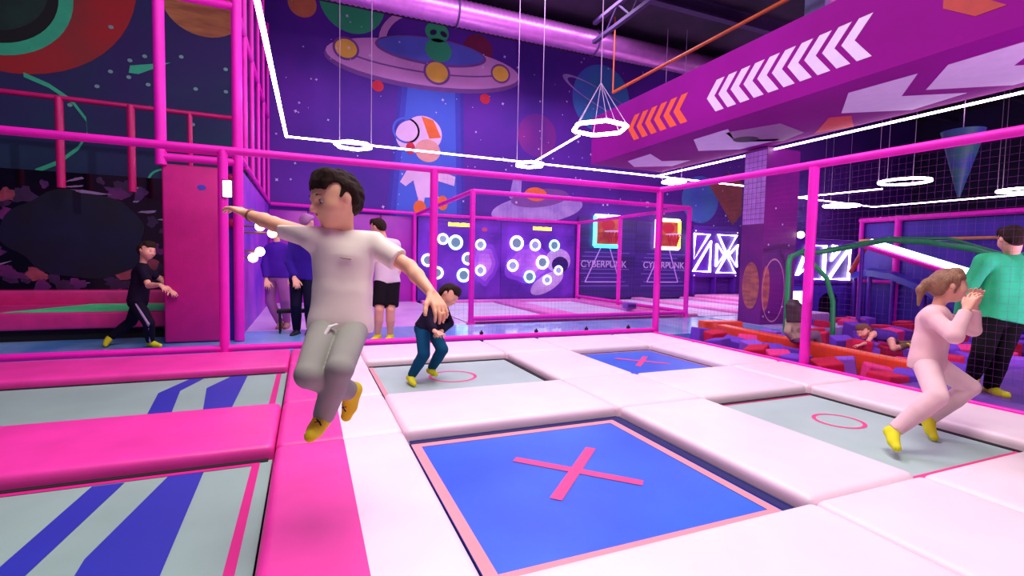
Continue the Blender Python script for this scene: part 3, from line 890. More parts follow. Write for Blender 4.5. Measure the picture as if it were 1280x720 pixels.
for pts in ([(7.25, 4.98), (6.49, 4.38), (6.54, 3.62), (7.22, 4.17), (7.8, 3.74), (7.96, 4.45)],
            [(7.22, 3.89), (6.55, 3.33), (6.54, 2.45), (7.21, 3.05), (7.85, 2.55), (7.95, 3.35)],
            [(6.6, 9.31), (6.57, 8.49), (7.25, 8.96), (7.73, 8.6), (7.81, 9.29), (7.12, 9.78)],
            [(6.49, 7.16), (6.48, 6.36), (7.15, 6.85), (7.81, 6.4), (7.81, 7.34), (7.21, 7.81)]):
    MB().prism([(x, y, ZB - .004) for x, y in pts], (0, 0, .006)).build('arrow', white_paint, bm_root)
grey_p, ink_p = M('paint_grey_lilac', (150, 110, 150), .6, var=.05), M('paint_ink', (24, 12, 34), .6)
MB().prism([(x, y, ZB - .004) for x, y in ((6.62, 6.55), (6.95, 5.75), (7.75, 5.95), (7.95, 6.5), (7.3, 6.95))], (0, 0, .006)).build('emblem', grey_p, bm_root)
MB().prism([(7.28 + .22 * math.cos(PI * k / 10), 6.72 + .2 * math.sin(PI * k / 10), ZB - .008) for k in range(20)], (0, 0, .006)).build('emblem', ink_p, bm_root)
MB().prism([(x, y, ZB - .006) for x, y in ((7.95, 5.9), (7.3, 5.2), (7.5, 5.0), (8.1, 5.35))], (0, 0, .006)).build('emblem', mural[14], bm_root)
dko = M('paint_rust', (170, 46, 36), .6, var=.1)
for dy in (0, -.62):
    pts = [(3.18 + dy, 3.80), (2.90 + dy, 3.60), (2.66 + dy, 3.60), (2.98 + dy, 3.86), (2.98 + dy, 4.2), (3.18 + dy, 4.2)]
    MB().prism([(XB - .004, y, z) for y, z in pts], (.006, 0, 0)).build('emblem', dko, bm_root)

# ducts, pipes and studs under the ceiling
duct_m = M('duct_metal', (206, 120, 206), .32, metal=.55, bump=.1, bump_scale=20, var=.08)
pts, rr = [], []
for i in range(270):
    x = -4 + i * .06
    pts.append((x, 11.4, 6.80))
    rr.append(.28 + (.022 if i % 2 else 0))
root = thing('ventilation_duct', 'ribbed silver pink duct running under the ceiling above the flying saucer', 'duct', (3, 10.6, 6.0))
MB().tube(pts, rr, 20).build('duct_pipe', duct_m, root)
for x in (-.5, 3.2, 6.9):
    mb = MB().tube([(x, 11.4 + .32 * math.cos(2 * PI * k / 24), 6.80 + .32 * math.sin(2 * PI * k / 24)) for k in range(24)], .02, 6, closed=True)
    mb.tube([(x, 11.4, 7.1), (x, 11.4, ZC - .01)], .012, 6)
    mb.build('duct_hanger', beamd, root)
mb = MB()
put(mb.tube([(12.3, 11.42, 6.80), (14.0, 11.42, 6.80)], .16, 16).build('ventilation_pipe', M('duct_bright', (240, 170, 236), .25, metal=.4)),
    'short smooth bright pipe beside the ribbed duct above the beam', 'pipe')
pipe_o = M('pipe_orange', (206, 96, 30), .45, var=.1)
root = thing('sprinkler_pipe', 'thin orange pipe running towards the camera above the arrow beam', 'pipe', (7.3, 8, 5.5))
mb = MB().tube([(7.2, 10.9, 5.42), (7.2, 2, 5.42)], .035, 10)
mb.build('pipe_run', pipe_o, root)
for y in (10.9, 5.6):
    MB().tube([(7.2, y, 5.42), (7.2, y, ZC - .005)], .02, 8).build('pipe_drop', pipe_o, root)
mb = MB()
root = thing('roof_truss', 'purple steel lattice truss crossing under the ceiling behind the orange pipe', 'truss', (6.6, 6, 6.2))
mb.box(6.55, 6.65, -2, 10.9, 6.52, 6.60).box(6.55, 6.65, -2, 10.9, 6.98, 7.06)
mb.build('truss_chords', beamd, root)
mb = MB()
for i in range(12):
    y = -1.6 + i
    mb.tube([(6.6, y, 6.56), (6.6, y + .5, 7.02)], .022, 6).tube([(6.6, y + .5, 7.02), (6.6, y + 1, 6.56)], .022, 6)
mb.build('truss_web', beamd, root)
put(MB().box(7.55, 7.9, 5.55, 5.9, 4.42, ZC).build('steel_column', M('column_grey_blue', (92, 100, 140), .5, var=.1)),
    'grey blue steel column standing on top of the arrow beam', 'column', kind='thing')
put(MB().tube([(7.0, 5.0, 4.42), (7.0, 5.0, ZC)], .06, 12).build('hanger_pole', M('pole_pink_grey', (176, 76, 150), .5)),
    'thin pink pole rising from the arrow beam to the ceiling', 'pole')

# ------------------------------------------------------------------ light lines and ring lamps
ZL = 3.33
LINES = [
    ('long white LED line hanging across the hall in front of the mural', [(-.36, 10.3, ZL), (8.18, 10.42, ZL)]),
    ('white LED line running overhead from the corner above the tower towards the camera', [(-.36, 10.3, ZL), (-.42, 3.0, ZL)]),
    ('white LED line along the lower edge of the arrow beam', [(8.2, 10.42, ZL - .02), (8.2, -1.5, ZL - .02)]),
    ('short white LED line crossing behind the pillar', [(8.16, 10.42, ZL), (11.6, 10.5, ZL)]),
    ('slanting white LED line joining the hexagon lamp to the next lamp', [(4.75, 10.4, ZL), (4.45, 7.75, ZL)]),
    ('LED line right of the pillar running to the round lamp', [(14.7, 11.4, ZL), (15.0, 9.0, ZL)]),
    ('short LED line at the far corner right of the pillar', [(14.7, 11.4, ZL), (19.2, 11.8, ZL)]),
    ('LED line above the foam pit wall running out of view', [(19.2, 11.8, ZL), (19.5, 4.0, ZL)]),
]
for lab, p in LINES:
    put(MB().tube(p, .027 if 'tower' in lab else .018, 8).build('led_line', led), lab, 'light', 'LED lines under the ceiling')


def lamp(c, R, lab, n=6, r=.032, top=ZC - .01, cone=False, wires=3):
    t = thing('ring_lamp', lab, 'lamp', c, 'ring lamps')
    pts = [(c[0] + R * math.cos(2 * PI * k / n + .2), c[1] + R * math.sin(2 * PI * k / n + .2), c[2]) for k in range(n)]
    P = []
    for a, b in zip(pts, pts[1:] + pts[:1]):
        P += [tuple(a[i] * (1 - q) + b[i] * q for i in range(3)) for q in (.08, .5, .92)]
    MB().tube(P, r, 10, closed=True).build('light_ring', led_ring, t)
    wm = M('steel_wire', (170, 140, 180), .4)
    apex = (c[0], c[1], c[2] + (.75 if cone else 0.0))
    if cone:
        for p in pts:
            MB().tube([p, apex], .006, 5).build('suspension_wire', wm, t)
        MB().tube([apex, (c[0], c[1], top)], .008, 6).build('suspension_wire', wm, t)
    else:
        for k in range(wires):
            p = pts[(k * 2) % n]
            MB().tube([p, (p[0], p[1], top)], .008, 6).build('suspension_wire', wm, t)
    return t


lamp((4.55, 7.25, ZL + .02), .47, 'large glowing hexagon lamp hung on a cone of wires before the blue planet', cone=True)
lamp((.84, 10.35, ZL - .03), .36, 'flat glowing ring lamp above the head of the boy in white', wires=2)
lamp((4.72, 10.45, ZL - .03), .33, 'flat glowing ring lamp in the middle of the long LED line', wires=2)
lamp((9.0, 10.6, ZL - .06), .30, 'flat glowing ring lamp near the pillar under the beam end', wires=2)
lamp((14.2, 8.0, ZL), .55, 'round glowing ring lamp over the foam pit wall', n=12)
lamp((17.6, 11.9, ZL - .05), .55, 'small bright ring lamp in the far corner right of the post', n=12)
lamp((17.9, 7.2, ZL - .05), .5, 'ring lamp cut off by the edge of the view at upper right', n=12)
# ------------------------------------------------------------------ trampoline court: pads
PADS = 'padded walkways between the trampolines'


def pad(x0, x1, y0, y1, lab, mat, split=None, zt=0.0, tall=.30, r=.05):
    mb = MB()
    bm = bmesh.new()
    bmesh.ops.create_cube(bm, size=1)
    g = .004
    for v in bm.verts:
        v.co = ((x0 + x1) / 2 + v.co.x * (x1 - x0 - 2 * g), (y0 + y1) / 2 + v.co.y * (y1 - y0 - 2 * g), zt - tall / 2 + v.co.z * tall)
    bmesh.ops.bevel(bm, geom=bm.edges[:], offset=r, segments=5, profile=0.6, affect='EDGES')
    if split is not None:
        bmesh.ops.bisect_plane(bm, geom=bm.verts[:] + bm.edges[:] + bm.faces[:], plane_co=(split, 0, 0), plane_no=(1, 0, 0))
        mb.bm(bm, 0, True, lambda c: 0 if c.x < split else 1)
        o = mb.build('trampoline_pad', [pad_pink, pad_white])
    else:
        mb.bm(bm, 0, True)
        o = mb.build('trampoline_pad', mat)
    return put(o, lab, 'pad', PADS)


XA = (-.18, .57)
C1, CBx, C2, CE = (.57, 2.2), (2.2, 3.04), (3.04, 4.30), (4.30, 5.09)
R1, RB, R2, RC = (1.55, 3.12), (3.12, 4.05), (4.05, 5.42), (5.42, 6.36)
pad(*XA, -.6, 1.55, 'pink and white pad at the very bottom of the view, nearest the camera', None, .2)
pad(*XA, 1.55, 3.12, 'half pink half white pad between the striped trampoline and the large blue one', None, .2)
pad(*XA, 3.12, 4.05, 'pink and white crossing pad under the jumping boy', None, .2)
pad(*XA, 4.05, 5.42, 'pink and white pad beside the grey trampoline with the running child', None, .2)
pad(*XA, 5.42, 6.36, 'pink and white corner pad by the walkway behind the jumping boy', None, .2)
pad(*C1, *RB, 'white pad between the large blue trampoline and the grey one behind it', pad_white)
pad(*CBx, *RB, 'white crossing pad in the middle of the four trampolines', pad_white)
pad(*C2, *RB, 'white pad between the small blue trampoline and the grey one with the girl', pad_white)
pad(*CE, *RB, 'white edge pad at the foot of the pink post', pad_white)
pad(*CBx, *R1, 'white pad right of the large blue trampoline, beside the girl', pad_white)
pad(*CBx, *R2, 'white pad between the grey trampoline at the back and the small blue one', pad_white)
pad(*CE, *R1, 'white edge pad behind the girl, beside the purple floor', pad_white)
pad(*CE, *R2, 'white edge pad along the foam pit', pad_white)
pad(*C1, *RC, 'white back pad behind the grey trampoline with the running child', pad_white)
pad(*CBx, *RC, 'white back pad joining the two rear trampolines', pad_white)
pad(*C2, *RC, 'white back pad behind the small blue trampoline', pad_white)
pad(*CE, *RC, 'white corner pad at the foot of the far pink post', pad_white)
pad(*C1, -.6, 1.55, 'broad white pad in front of the large blue trampoline', pad_white)
pad(*CBx, -.6, 1.55, 'white pad at the near corner of the large blue trampoline', pad_white)
pad(*C2, -.6, 1.55, 'broad white pad in front of the girl', pad_white)
pad(*CE, -.6, 1.55, 'white pad at the lower right edge of the view', pad_white)
XL = (-4.2, -.18)
pad(*XL, *RB, 'long hot pink pad between the two striped trampolines', pad_pink)
pad(*XL, *RC, 'hot pink back pad along the walkway before the dark wall', pad_pink)
edge = MB().rbox(5.093, 5.145, -.6, 6.36, -.3, .015, .02, 3)
put(edge.build('edge_strip', steel_pink), 'bright pink strip edging the white pads beside the foam pit', 'edging')

# ------------------------------------------------------------------ trampolines
ZM = -.075


def tramp(x0, x1, y0, y1, lab, base, marks, rim=None, shade_sides='br', gap=.02):
    t = thing('trampoline', lab, 'trampoline', ((x0 + x1) / 2, (y0 + y1) / 2, -.55), 'trampolines of the main court')
    mb = MB().box(x0 + gap, x1 - (gap if 'r' in shade_sides else -.0), y0 + gap, y1 - gap, ZM - .012, ZM, 0)
    mats = [base]
    for k, (mt, polys) in enumerate(marks):
        mats.append(mt)
        for P in polys:
            mb.poly([(p[0], p[1], ZM + .002 + .001 * k) for p in P], k + 1)
    mb.build('jump_mat', mats, t)
    mb = MB()
    sw = .045 if rim is None else .02
    mb.box(x0 + gap, x1 - gap, y1 - sw, y1 - .004, ZM, ZM + .006)  # dark strips put in for the shadow between mat and pad
    if 'r' in shade_sides:
        mb.box(x1 - sw, x1 - .004, y0 + gap, y1 - gap, ZM, ZM + .006)
    for a, b, c, d in ((x0, x0 + gap, y0, y1), (x1 - gap, x1, y0, y1)) if 'r' in shade_sides else ((x0, x0 + gap, y0, y1),):
        mb.box(a, b, c, d, ZM - .05, ZM - .02)
    for a, b, c, d in ((x0 + gap, x1 - gap, y0, y0 + gap), (x0 + gap, x1 - gap, y1 - gap, y1)):
        mb.box(a, b, c, d, ZM - .05, ZM - .02)
    mb.build('spring_cover_shade', rim or black, t)
    mb = MB()
    for x in (x0 + .02, x1 - .02):
        mb.tube([(x, y0 + .02, -.33), (x, y1 - .02, -.33)], .02, 8)
        for y in (y0 + .06, y1 - .06):
            mb.tube([(x, y, -.33), (x, y, -.55)], .02, 8)
    mb.build('frame', black, t)
    return t


def stripe(x0, x1, y0, y1):
    return [(x0, y0), (x1, y0), (x1, y1), (x0, y1)]


def border(x0, x1, y0, y1, w):
    return [stripe(x0, x1, y0, y0 + w), stripe(x0, x1, y1 - w, y1), stripe(x0, x0 + w, y0 + w, y1 - w), stripe(x1 - w, x1, y0 + w, y1 - w)]


def xmark(cx, cy, L, w):
    out = []
    for a, runs in ((PI / 4, ((-L, L),)), (3 * PI / 4, ((-L, -w), (w, L)))):
        c, s_ = math.cos(a), math.sin(a)
        for p, q in runs:
            out.append([(cx + c * u - s_ * v, cy + s_ * u + c * v) for u, v in ((p, -w), (q, -w), (q, w), (p, w))])
    return out


def circ(cx, cy, R, w, n=40):
    out = []
    for k in range(n):
        a, b = 2 * PI * k / n, 2 * PI * (k + 1) / n
        out.append([(cx + (R - w) * math.cos(a), cy + (R - w) * math.sin(a)), (cx + (R + w) * math.cos(a), cy + (R + w) * math.sin(a)),
                    (cx + (R + w) * math.cos(b), cy + (R + w) * math.sin(b)), (cx + (R - w) * math.cos(b), cy + (R - w) * math.sin(b))])
    return out


tramp(.58, 2.19, 1.56, 3.11, 'large royal blue trampoline with a pink cross, nearest the camera', mat_blue,
      [(mark_salmon, border(.60, 2.10, 1.60, 3.05, .055)), (mark_pink, xmark(1.39, 2.36, .37, .032)),
       (navy_edge, [stripe(2.11, 2.17, 1.58, 3.09), stripe(.60, 2.11, 3.055, 3.09)])], navy_edge)
tramp(3.05, 4.29, 4.06, 5.41, 'small blue trampoline with a faint pink cross at the back', mat_blue,
      [(mark_salmon, border(3.08, 4.26, 4.09, 5.38, .02)), (mark_pink, xmark(3.7, 4.8, .32, .03))], navy_edge)
tramp(.58, 2.19, 4.06, 5.41, 'grey trampoline with a pink ring under the running child', mat_grey,
      [(mark_pink, circ(1.345, 4.74, .225, .016)), (mark_salmon, [stripe(.60, .64, 4.09, 5.38)])])
tramp(3.05, 4.29, 1.56, 3.11, 'grey trampoline with a pink ring under the girl in pink', mat_grey,
      [(mark_pink, circ(3.75, 2.46, .165, .014)), (mark_pink, [stripe(3.08, 4.26, 1.60, 1.64), stripe(3.08, 4.26, 3.05, 3.075)])])
b1 = [(-1.35, -.2), (-1.2, -.2), (-1.03, 2.2), (-.86, 3.03), (-1.01, 3.03), (-1.12, 2.2)]
b2 = [(-.72, 1.2), (-.47, 1.2), (-.50, 2.1), (-.52, 3.04), (-.68, 3.04), (-.79, 2.3)]
lead = [(-1.9, 1.2), (-1.75, 1.2), (-1.62, 3.0), (-1.77, 3.0)]
tramp(-4.2, -.19, -.2, 3.11, 'pale striped trampoline at lower left with blue bands', mat_grey_dim,
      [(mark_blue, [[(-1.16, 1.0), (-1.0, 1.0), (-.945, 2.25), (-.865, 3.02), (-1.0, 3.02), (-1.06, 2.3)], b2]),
       (mark_cerise, [stripe(-4.1, -.25, 3.03, 3.065), stripe(-.29, -.25, -.1, 3.03)])], shade_sides='b')
tramp(-4.2, -.19, 4.06, 5.41, 'pale striped trampoline behind the long pink pad', mat_grey_dim,
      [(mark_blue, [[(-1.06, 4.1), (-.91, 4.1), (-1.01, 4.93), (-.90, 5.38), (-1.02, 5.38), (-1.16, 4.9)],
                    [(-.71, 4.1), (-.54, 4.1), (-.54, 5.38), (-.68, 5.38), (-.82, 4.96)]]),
       (mark_cerise, [stripe(-.285, -.24, 4.08, 5.36)])], shade_sides='b')


# ------------------------------------------------------------------ pink steel frames
def frame(name, lab, posts, rails, thin=(), r=.055, cat='frame', mat=None, sleeve=True, collar=True):
    x = sum(p[0] for p in posts) / len(posts)
    y = sum(p[1] for p in posts) / len(posts)
    z = min(p[2] for p in posts)
    t = thing(name, lab, cat, (x, y, z))
    mat = mat or foam_sleeve
    for p in posts:
        rr = p[4] if len(p) > 4 else r
        po = MB().tube([(p[0], p[1], p[2] + .01), (p[0], p[1], p[3])], rr, 14).build('post', mat, t)
        if collar:
            MB().tube([(p[0], p[1], p[2]), (p[0], p[1], p[2] + .02)], rr * 1.7, 14).build('foot_plate', steel_pink, po)
    for a, b, *q in rails:
        MB().tube([a, b], q[0] if q else r * .85, 12).build('rail', mat, t)
    for a, b in thin:
        MB().tube([a, b], r * .45, 8).build('net_bar', mat, t)
    return t


ZT = 2.27
YF, XF = 6.45, 5.21
frame('court_frame', 'tall pink tube frame round the main trampolines with foam covered posts',
      [(-.88, YF, -.05, ZT), (1.54, YF, -.05, ZT), (5.21, YF, -.05, ZT), (5.2, 3.84, -.5, 2.2)],
      [((-5.0, YF, ZT), (5.26, YF, ZT)), ((XF, YF + .03, ZT), (XF, -.2, 2.17)), ((-5.0, YF, .02), (5.21, YF, .02), .04)],
      (), r=.052)
# small stops on the foot rail
stp = M('black_rubber', (14, 10, 20), .6)
for i, x in enumerate((2.25, 3.1, 3.95, 4.72)):
    put(MB().box(x - .02, x + .02, YF + .03, YF + .07, -.05, .09).tube([(x, YF + .05, .08), (x, YF + .05, .11)], .012, 8).build('floor_bolt', stp),
        'small black bolt standing behind the pink foot rail of the court', 'bolt', 'bolts along the foot rail')


def net(name, lab, p0, ux, uz, nx, nz, group='safety nets', col=None, r=.0007):
    """knotted net of square meshes: strands as thin four sided cords"""
    p0, ux, uz = Vector(p0), Vector(ux), Vector(uz)
    mb = MB()
    for i in range(nx + 1):
        a = p0 + ux * (i / nx)
        mb.tube([a, a + uz], r, 3, caps=False)
    for j in range(nz + 1):
        a = p0 + uz * (j / nz)
        mb.tube([a, a + ux], r, 3, caps=False)
    o = mb.build(name, col or M('net_cord', (120, 32, 140), .7))
    return put(o, lab, 'net', group)


net('safety_net', 'fine square net stretched between the pink posts before the target wall', (1.6, YF, .05), (3.55, 0, 0), (0, 0, 2.17), 58, 36)
net('safety_net', 'fine square net between the far corner post and the tilted post by the foam pit', (XF, 3.9, .05), (0, 2.5, 0), (0, 0, 2.1), 40, 35)
net('safety_net', 'fine square net right of the tilted post, in front of the man in green', (XF, .2, .05), (0, 3.6, 0), (0, 0, 2.1), 58, 35)

# climbing tower: upper posts, rails, padded magenta panel
tw = thing('tower', 'magenta play tower with a padded panel and tall pink posts above it', 'tower', (-1.3, 7.45, -.05))
pan = M('panel_padded', (200, 6, 132), .6, bump=.2, bump_scale=150, var=.06)
o = MB().rbox(-1.68, -1.0, 7.42, 7.52, -.04, 2.22, .025, 3).build('padded_panel', pan, tw)
MB().disc((-1.25, 7.416, 1.95), 'y', .05, 0, 12, .035).build('panel_logo', M('sticker_blue', (60, 70, 190), .5), o)
for x in (-1.68, -.84):
    MB().tube([(x, 7.42, 2.2 if x < -1 else -.04), (x, 7.42, 5.6)], .062, 14).build('post', foam_sleeve, tw)
for z in (2.3, 2.42, 4.28):
    MB().tube([(-1.68, 7.42, z), (-.84, 7.42, z)], .05, 12).build('rail', foam_sleeve, tw)
MB().tube([(-.84, 7.42, 2.42), (-.84, 13.1, 2.36)], .035, 10).build('rail', foam_sleeve, tw)
for y in (8.3, 9.3, 10.4, 11.6, 12.9):
    MB().tube([(-.84, y, 2.36), (-.84, y, 6.4)], .035, 10).build('post', foam_sleeve, tw)
for z in (4.28, 5.5):
    MB().tube([(-.84, 7.42, z), (-.84, 13.0, z)], .035, 10).build('rail', foam_sleeve, tw)
# upper walkway rail at left
t = thing('upper_rail', 'dark crimson railing before the dark painted wall, above the mirror panel', 'railing', (-2.8, 9.0, 2.0))
MB().tube([(-6, 9.0, 3.27), (-1.05, 9.0, 3.24)], .035, 10).build('rail', rail_red, t)
for x in (-4.06, -3.23, -2.40, -1.66):
    MB().tube([(x, 9.0, 2.0), (x, 9.0, 3.26)], .05 if x < -2 else .035, 10).build('post', rail_red, t)
# the corridor rail along the back wall
frame('wall_rail', 'pink rail frame along the back wall over the magenta panelling', [(2.62, YB - .14, -.05, 2.3)], [((-.8, YB - .14, 2.33), (2.62, YB - .14, 2.28))], r=.05)

# dark glossy panel and padded platform far left
plt = thing('padded_platform', 'low crimson padded platform with a green mat before the dark panel', 'platform', (-3.5, 8.6, -.05))
padc = M('vinyl_crimson', (214, 40, 132), .5, bump=.15, bump_scale=8, var=.1)
MB().rbox(-6.5, -1.72, 7.95, 9.42, .10, .32, .03, 3).build('deck_pad', padc, plt)
MB().box(-6.5, -1.74, 8.05, 9.4, -.05, .11).build('plinth', black, plt)
MB().rbox(-6.5, -1.72, 9.22, 9.44, .3, .52, .03, 3).build('back_pad', padc, plt)
MB().poly([(-3.5, 8.0, .326), (-1.78, 8.0, .326), (-1.95, 9.15, .326), (-2.95, 9.15, .326)]).prism([(-3.5, 8.0, .318), (-1.78, 8.0, .318), (-1.95, 9.15, .318), (-2.95, 9.15, .318)], (0, 0, .006)).build('green_mat', M('mat_green', (70, 240, 150), .6, var=.1), plt)
pm = [M('panel_glossy', (10, 8, 20), .12, spec=.8), M('panel_blob', (14, 10, 56), .5, col2=(10, 6, 30), var_scale=1.5),
      M('panel_reflection', (120, 24, 110), .6, col2=(60, 20, 90), var_scale=3), M('panel_reflection_pale', (150, 120, 170), .6), M('panel_reflection_warm', (150, 60, 84), .6, var=.3, var_scale=8), M('panel_reflection_deep', (54, 18, 70), .6, var=.3, var_scale=8)]  # blurred reflections of the hall, painted on as coloured patches
mb = MB().box(-6.5, -1.98, 9.46, 9.52, .3, 2.28, 0)
G_ = lambda x, z, o: (x, 9.456 - o, z)
mb.splat(G_(-3.2, 1.35, .006), .90, .64, 1, 5, 48, .10)
sr = random.Random(21)
for i in range(58):
    a = sr.uniform(0, 2 * PI)
    x, z = -3.2 + sr.uniform(.95, 1.35) * math.cos(a) * .95, 1.35 + sr.uniform(.95, 1.35) * math.sin(a) * .72
    if not (-4.6 < x < -2.05 and .4 < z < 2.22):
        continue
    k = sr.choice((2, 2, 4, 5, 5, 3))
    thin = k == 3
    mb.splat(G_(x, z, .0015 + .00006 * i), sr.uniform(.05, .16), sr.uniform(.012, .02) if thin else sr.uniform(.04, .11), k, i, 20, .35, sr.uniform(-.5, .5))
mb.splat(G_(-2.5, .92, .0055), .30, .22, 4, 77, 30, .4)
mb.splat(G_(-3.05, 2.0, .0065), .24, .02, 3, 78, 20, .3, -.1)
put(mb.build('mirror_board', pm), 'wide dark glossy panel with a big blue black blob above the crimson platform', 'panel')

# ------------------------------------------------------------------ wall of glowing globe lamps beside the corridor
glob = M('globe_glow', (255, 246, 200), .4, emit=6)
for i, (x, z) in enumerate(((-.63, 1.51), (-.47, 1.42), (-.63, 1.15), (-.72, 1.06))):
    t = thing('globe_lamp', ['upper globe lamp of the pair nearer the violet wall, under the boy\'s forearm', 'globe lamp standing farthest out from the violet corridor wall',
                             'globe lamp of the low pair, the one farther from the violet wall', 'lowest globe lamp, closest to the navy corner post'][i], 'lamp', (-.86, 7.95, z), 'globe lamps by the corridor wall')
    MB().ball((x, 7.95, z), .065, 0, 18).build('globe', glob, t)
    MB().tube([(-.86, 7.95, z), (x - .05, 7.95, z)], .014, 8).build('bracket', M('brass_dark', (120, 80, 60), .4, metal=.6), t)
# switch box lit up on the post
t = thing('light_box', 'small bright white light box on the pink post by the boy\'s outstretched hand', 'light', (-.83, 6.39, 1.73))
MB().rbox(-.872, -.785, 6.365, 6.385, 1.745, 1.925, .008, 2).build('lit_face', M('lightbox_glow', (255, 250, 240), .4, emit=7), t)
MB().rbox(-.882, -.775, 6.38, 6.40, 1.735, 1.935, .008, 2).build('casing', M('casing_dark', (60, 20, 90), .5), t)
for z in (2.10, 1.52):
    put(MB().ball((-.92, 7.47, z), (.05, .04, .05), 0, 14).tube([(-.92, 7.51, z), (-.92, 7.48, z)], .06, 14).build('button', M('button_red', (176, 10, 90), .35)),
        ['round red button above the white light box', 'round red button below the white light box'][z < 2], 'button')

# ------------------------------------------------------------------ target wall
tgw = [M('target_space', (70, 26, 150), .35, col2=(130, 56, 214), var_scale=.9), M('target_nebula', (206, 140, 240), .5, col2=(160, 80, 226), var_scale=1.6),
       M('target_headline', (255, 240, 60), .5, emit=3), M('target_suit', (190, 160, 220), .5, var=.1), M('target_visor', (40, 24, 100), .3), M('target_red', (206, 70, 110), .5),
       M('target_face', (150, 160, 206), .4), M('target_inner', (110, 140, 160), .4), M('target_haze', (128, 60, 214), .5), M('target_haze_pale', (164, 90, 226), .5)]
rings_a = [(2.99, 1.06, .17), (3.40, 1.64, .15), (3.76, 1.56, .20), (3.45, 1.08, .0), (4.12, .98 + .14, .17), (4.48, 1.52, .15), (4.0, .66, .19), (4.49, .80, .15), (3.25, .72, .17)]
rings_b = [(5.58, 1.60, .21), (6.17, 1.56, .17), (6.80, 1.57, .17), (5.47, .95, .17), (6.42, 1.06, .20), (6.96, .83, .14), (6.01, .63, .18), (6.59, .54, .14)]
for lab, x0, x1, rings, hx in (('reaction target panel at left with greenish lit rings', 2.72, 5.1, rings_a, 3.85), ('reaction target panel at right with white lit rings and an astronaut', 5.1, 7.5, rings_b, 6.4)):
    t = thing('target_board', lab, 'panel', ((x0 + x1) / 2, YB - .05, -.05), 'reaction target panels')
    y = YB - .08
    mb = MB().box(x0 + .005, x1 - .005, y, YB - .02, -.05, 2.22, 0)
    Q = lambda x, z, o: (x, y - o, z)
    if x0 > 5:
        mb.disc(Q(6.95, 1.12, .003), 'y', .42, 3, 32, .36)
        mb.disc(Q(7.02, 1.0, .004), 'y', .28, 4, 32, .24)
        mb.disc(Q(6.6, .45, .002), 'y', .6, 3, 32, .25, 0, .5)
        for q, m in ((1.5, 8), (1.15, 9), (.75, 1)):
            mb.splat(Q(5.98, 1.0, .0022 - q * .001), .47 * q, .42 * q, m, 3, 40, .12)
    else:
        for q, m in ((1.5, 8), (1.15, 9), (.75, 1)):
            mb.splat(Q(4.62, 1.0, .0022 - q * .001), .25 * q, .42 * q, m, 4, 40, .12)
        mb.disc(Q(4.6, 1.95, .002), 'y', .08, 5, 16, .06)
    for k in range(9):   # short blocks of the lit headline
        mb.prism([Q(hx - .3 + k * .068, 2.0, .001), Q(hx - .245 + k * .068, 2.0, .001), Q(hx - .245 + k * .068, 2.1 - .015 * (k % 3 == 1), .001), Q(hx - .3 + k * .068, 2.1 - .015 * (k % 3 == 2), .001)], (0, -.01, 0), 2)
    mb.build('board', tgw, t)
    for k, (x, z, R) in enumerate(rings):
        if R <= 0:
            continue
        tint = [(240, 255, 255), (210, 255, 190), (190, 255, 250), (250, 255, 240)][k % 4] if x0 < 5 else [(250, 252, 255), (236, 250, 255), (150, 240, 250), (244, 250, 255)][k % 4]
        em = M('ring_glow_%d_%d_%d' % tint, tint, .4, emit=3.2)
        a = [(x + R * .86 * math.cos(2 * PI * q / 28), y - .03, z + R * .86 * math.sin(2 * PI * q / 28)) for q in range(28)]
        ro = MB().tube(a, R * .17, 8, closed=True).build('target_ring', em, t)
        MB().disc((x, y - .02, z), 'y', R * .72, 0, 24).build('hit_pad', tgw[6] if k % 2 else tgw[7], ro)
net('safety_net', 'net across the front of the target cage', (2.75, 8.29, .05), (4.75, 0, 0), (0, 0, 2.2), 66, 30)

# cage in front of it
frame('target_cage', 'pink tube cage standing in front of the target wall', [(2.69, 8.36, -.05, 2.3), (7.58, 8.4, -.05, 2.3), (7.56, 13.05, -.05, 2.25), (7.56, 10.9, -.05, 2.28)],
      [((2.69, 8.36, 2.3), (7.58, 8.4, 2.3)), ((2.69, 8.36, 2.3), (2.69, 13.1, 2.27)), ((7.58, 8.4, 2.3), (7.56, 13.1, 2.27)), ((2.69, 13.1, 2.27), (7.56, 13.1, 2.27)), ((2.69, 8.36, .046), (7.58, 8.4, .046)), ((7.58, 8.4, .06), (7.56, 13.1, .06))], r=.05)
lanep = M('vinyl_lane_pink', (226, 110, 200), .45, bump=.1, bump_scale=8, var=.08)
LP = 'pads inside the target cage'
put(MB().rbox(2.76, 7.48, 8.43, 8.8, -.4, .0, .04, 3).build('lane_pad', lanep), 'pink pad across the front of the target cage', 'pad', LP)
put(MB().rbox(2.76, 7.48, 12.75, 12.99, -.4, .0, .04, 3).build('lane_pad', lanep), 'pink pad at the foot of the target wall', 'pad', LP)
put(MB().rbox(4.75, 5.35, 8.81, 12.74, -.4, .0, .04, 3).build('lane_pad', lanep), 'pink pad dividing the two target lanes', 'pad', LP)
put(MB().rbox(7.18, 7.48, 8.81, 12.74, -.4, .0, .04, 3).build('lane_pad', lanep), 'pink pad along the right side of the target cage', 'pad', LP)
for i, (x0, x1) in enumerate(((2.74, 4.73), (5.37, 7.16))):
    t = thing('lane_trampoline', ['long pale trampoline lane before the greenish rings', 'long pale trampoline lane before the white rings'][i], 'trampoline', ((x0 + x1) / 2, 10.8, -.55), 'trampoline lanes in the target cage')
    MB().box(x0, x1, 8.83, 12.72, -.09, -.07).build('jump_mat', mat_lane, t)
    MB().box(x0, x1, 8.83, 12.72, -.4, -.1).build('spring_bed', black, t)
t = thing('floor_sensor', 'small purple box on the pad at the cage side', 'box', (7.2, 9.9, 0))
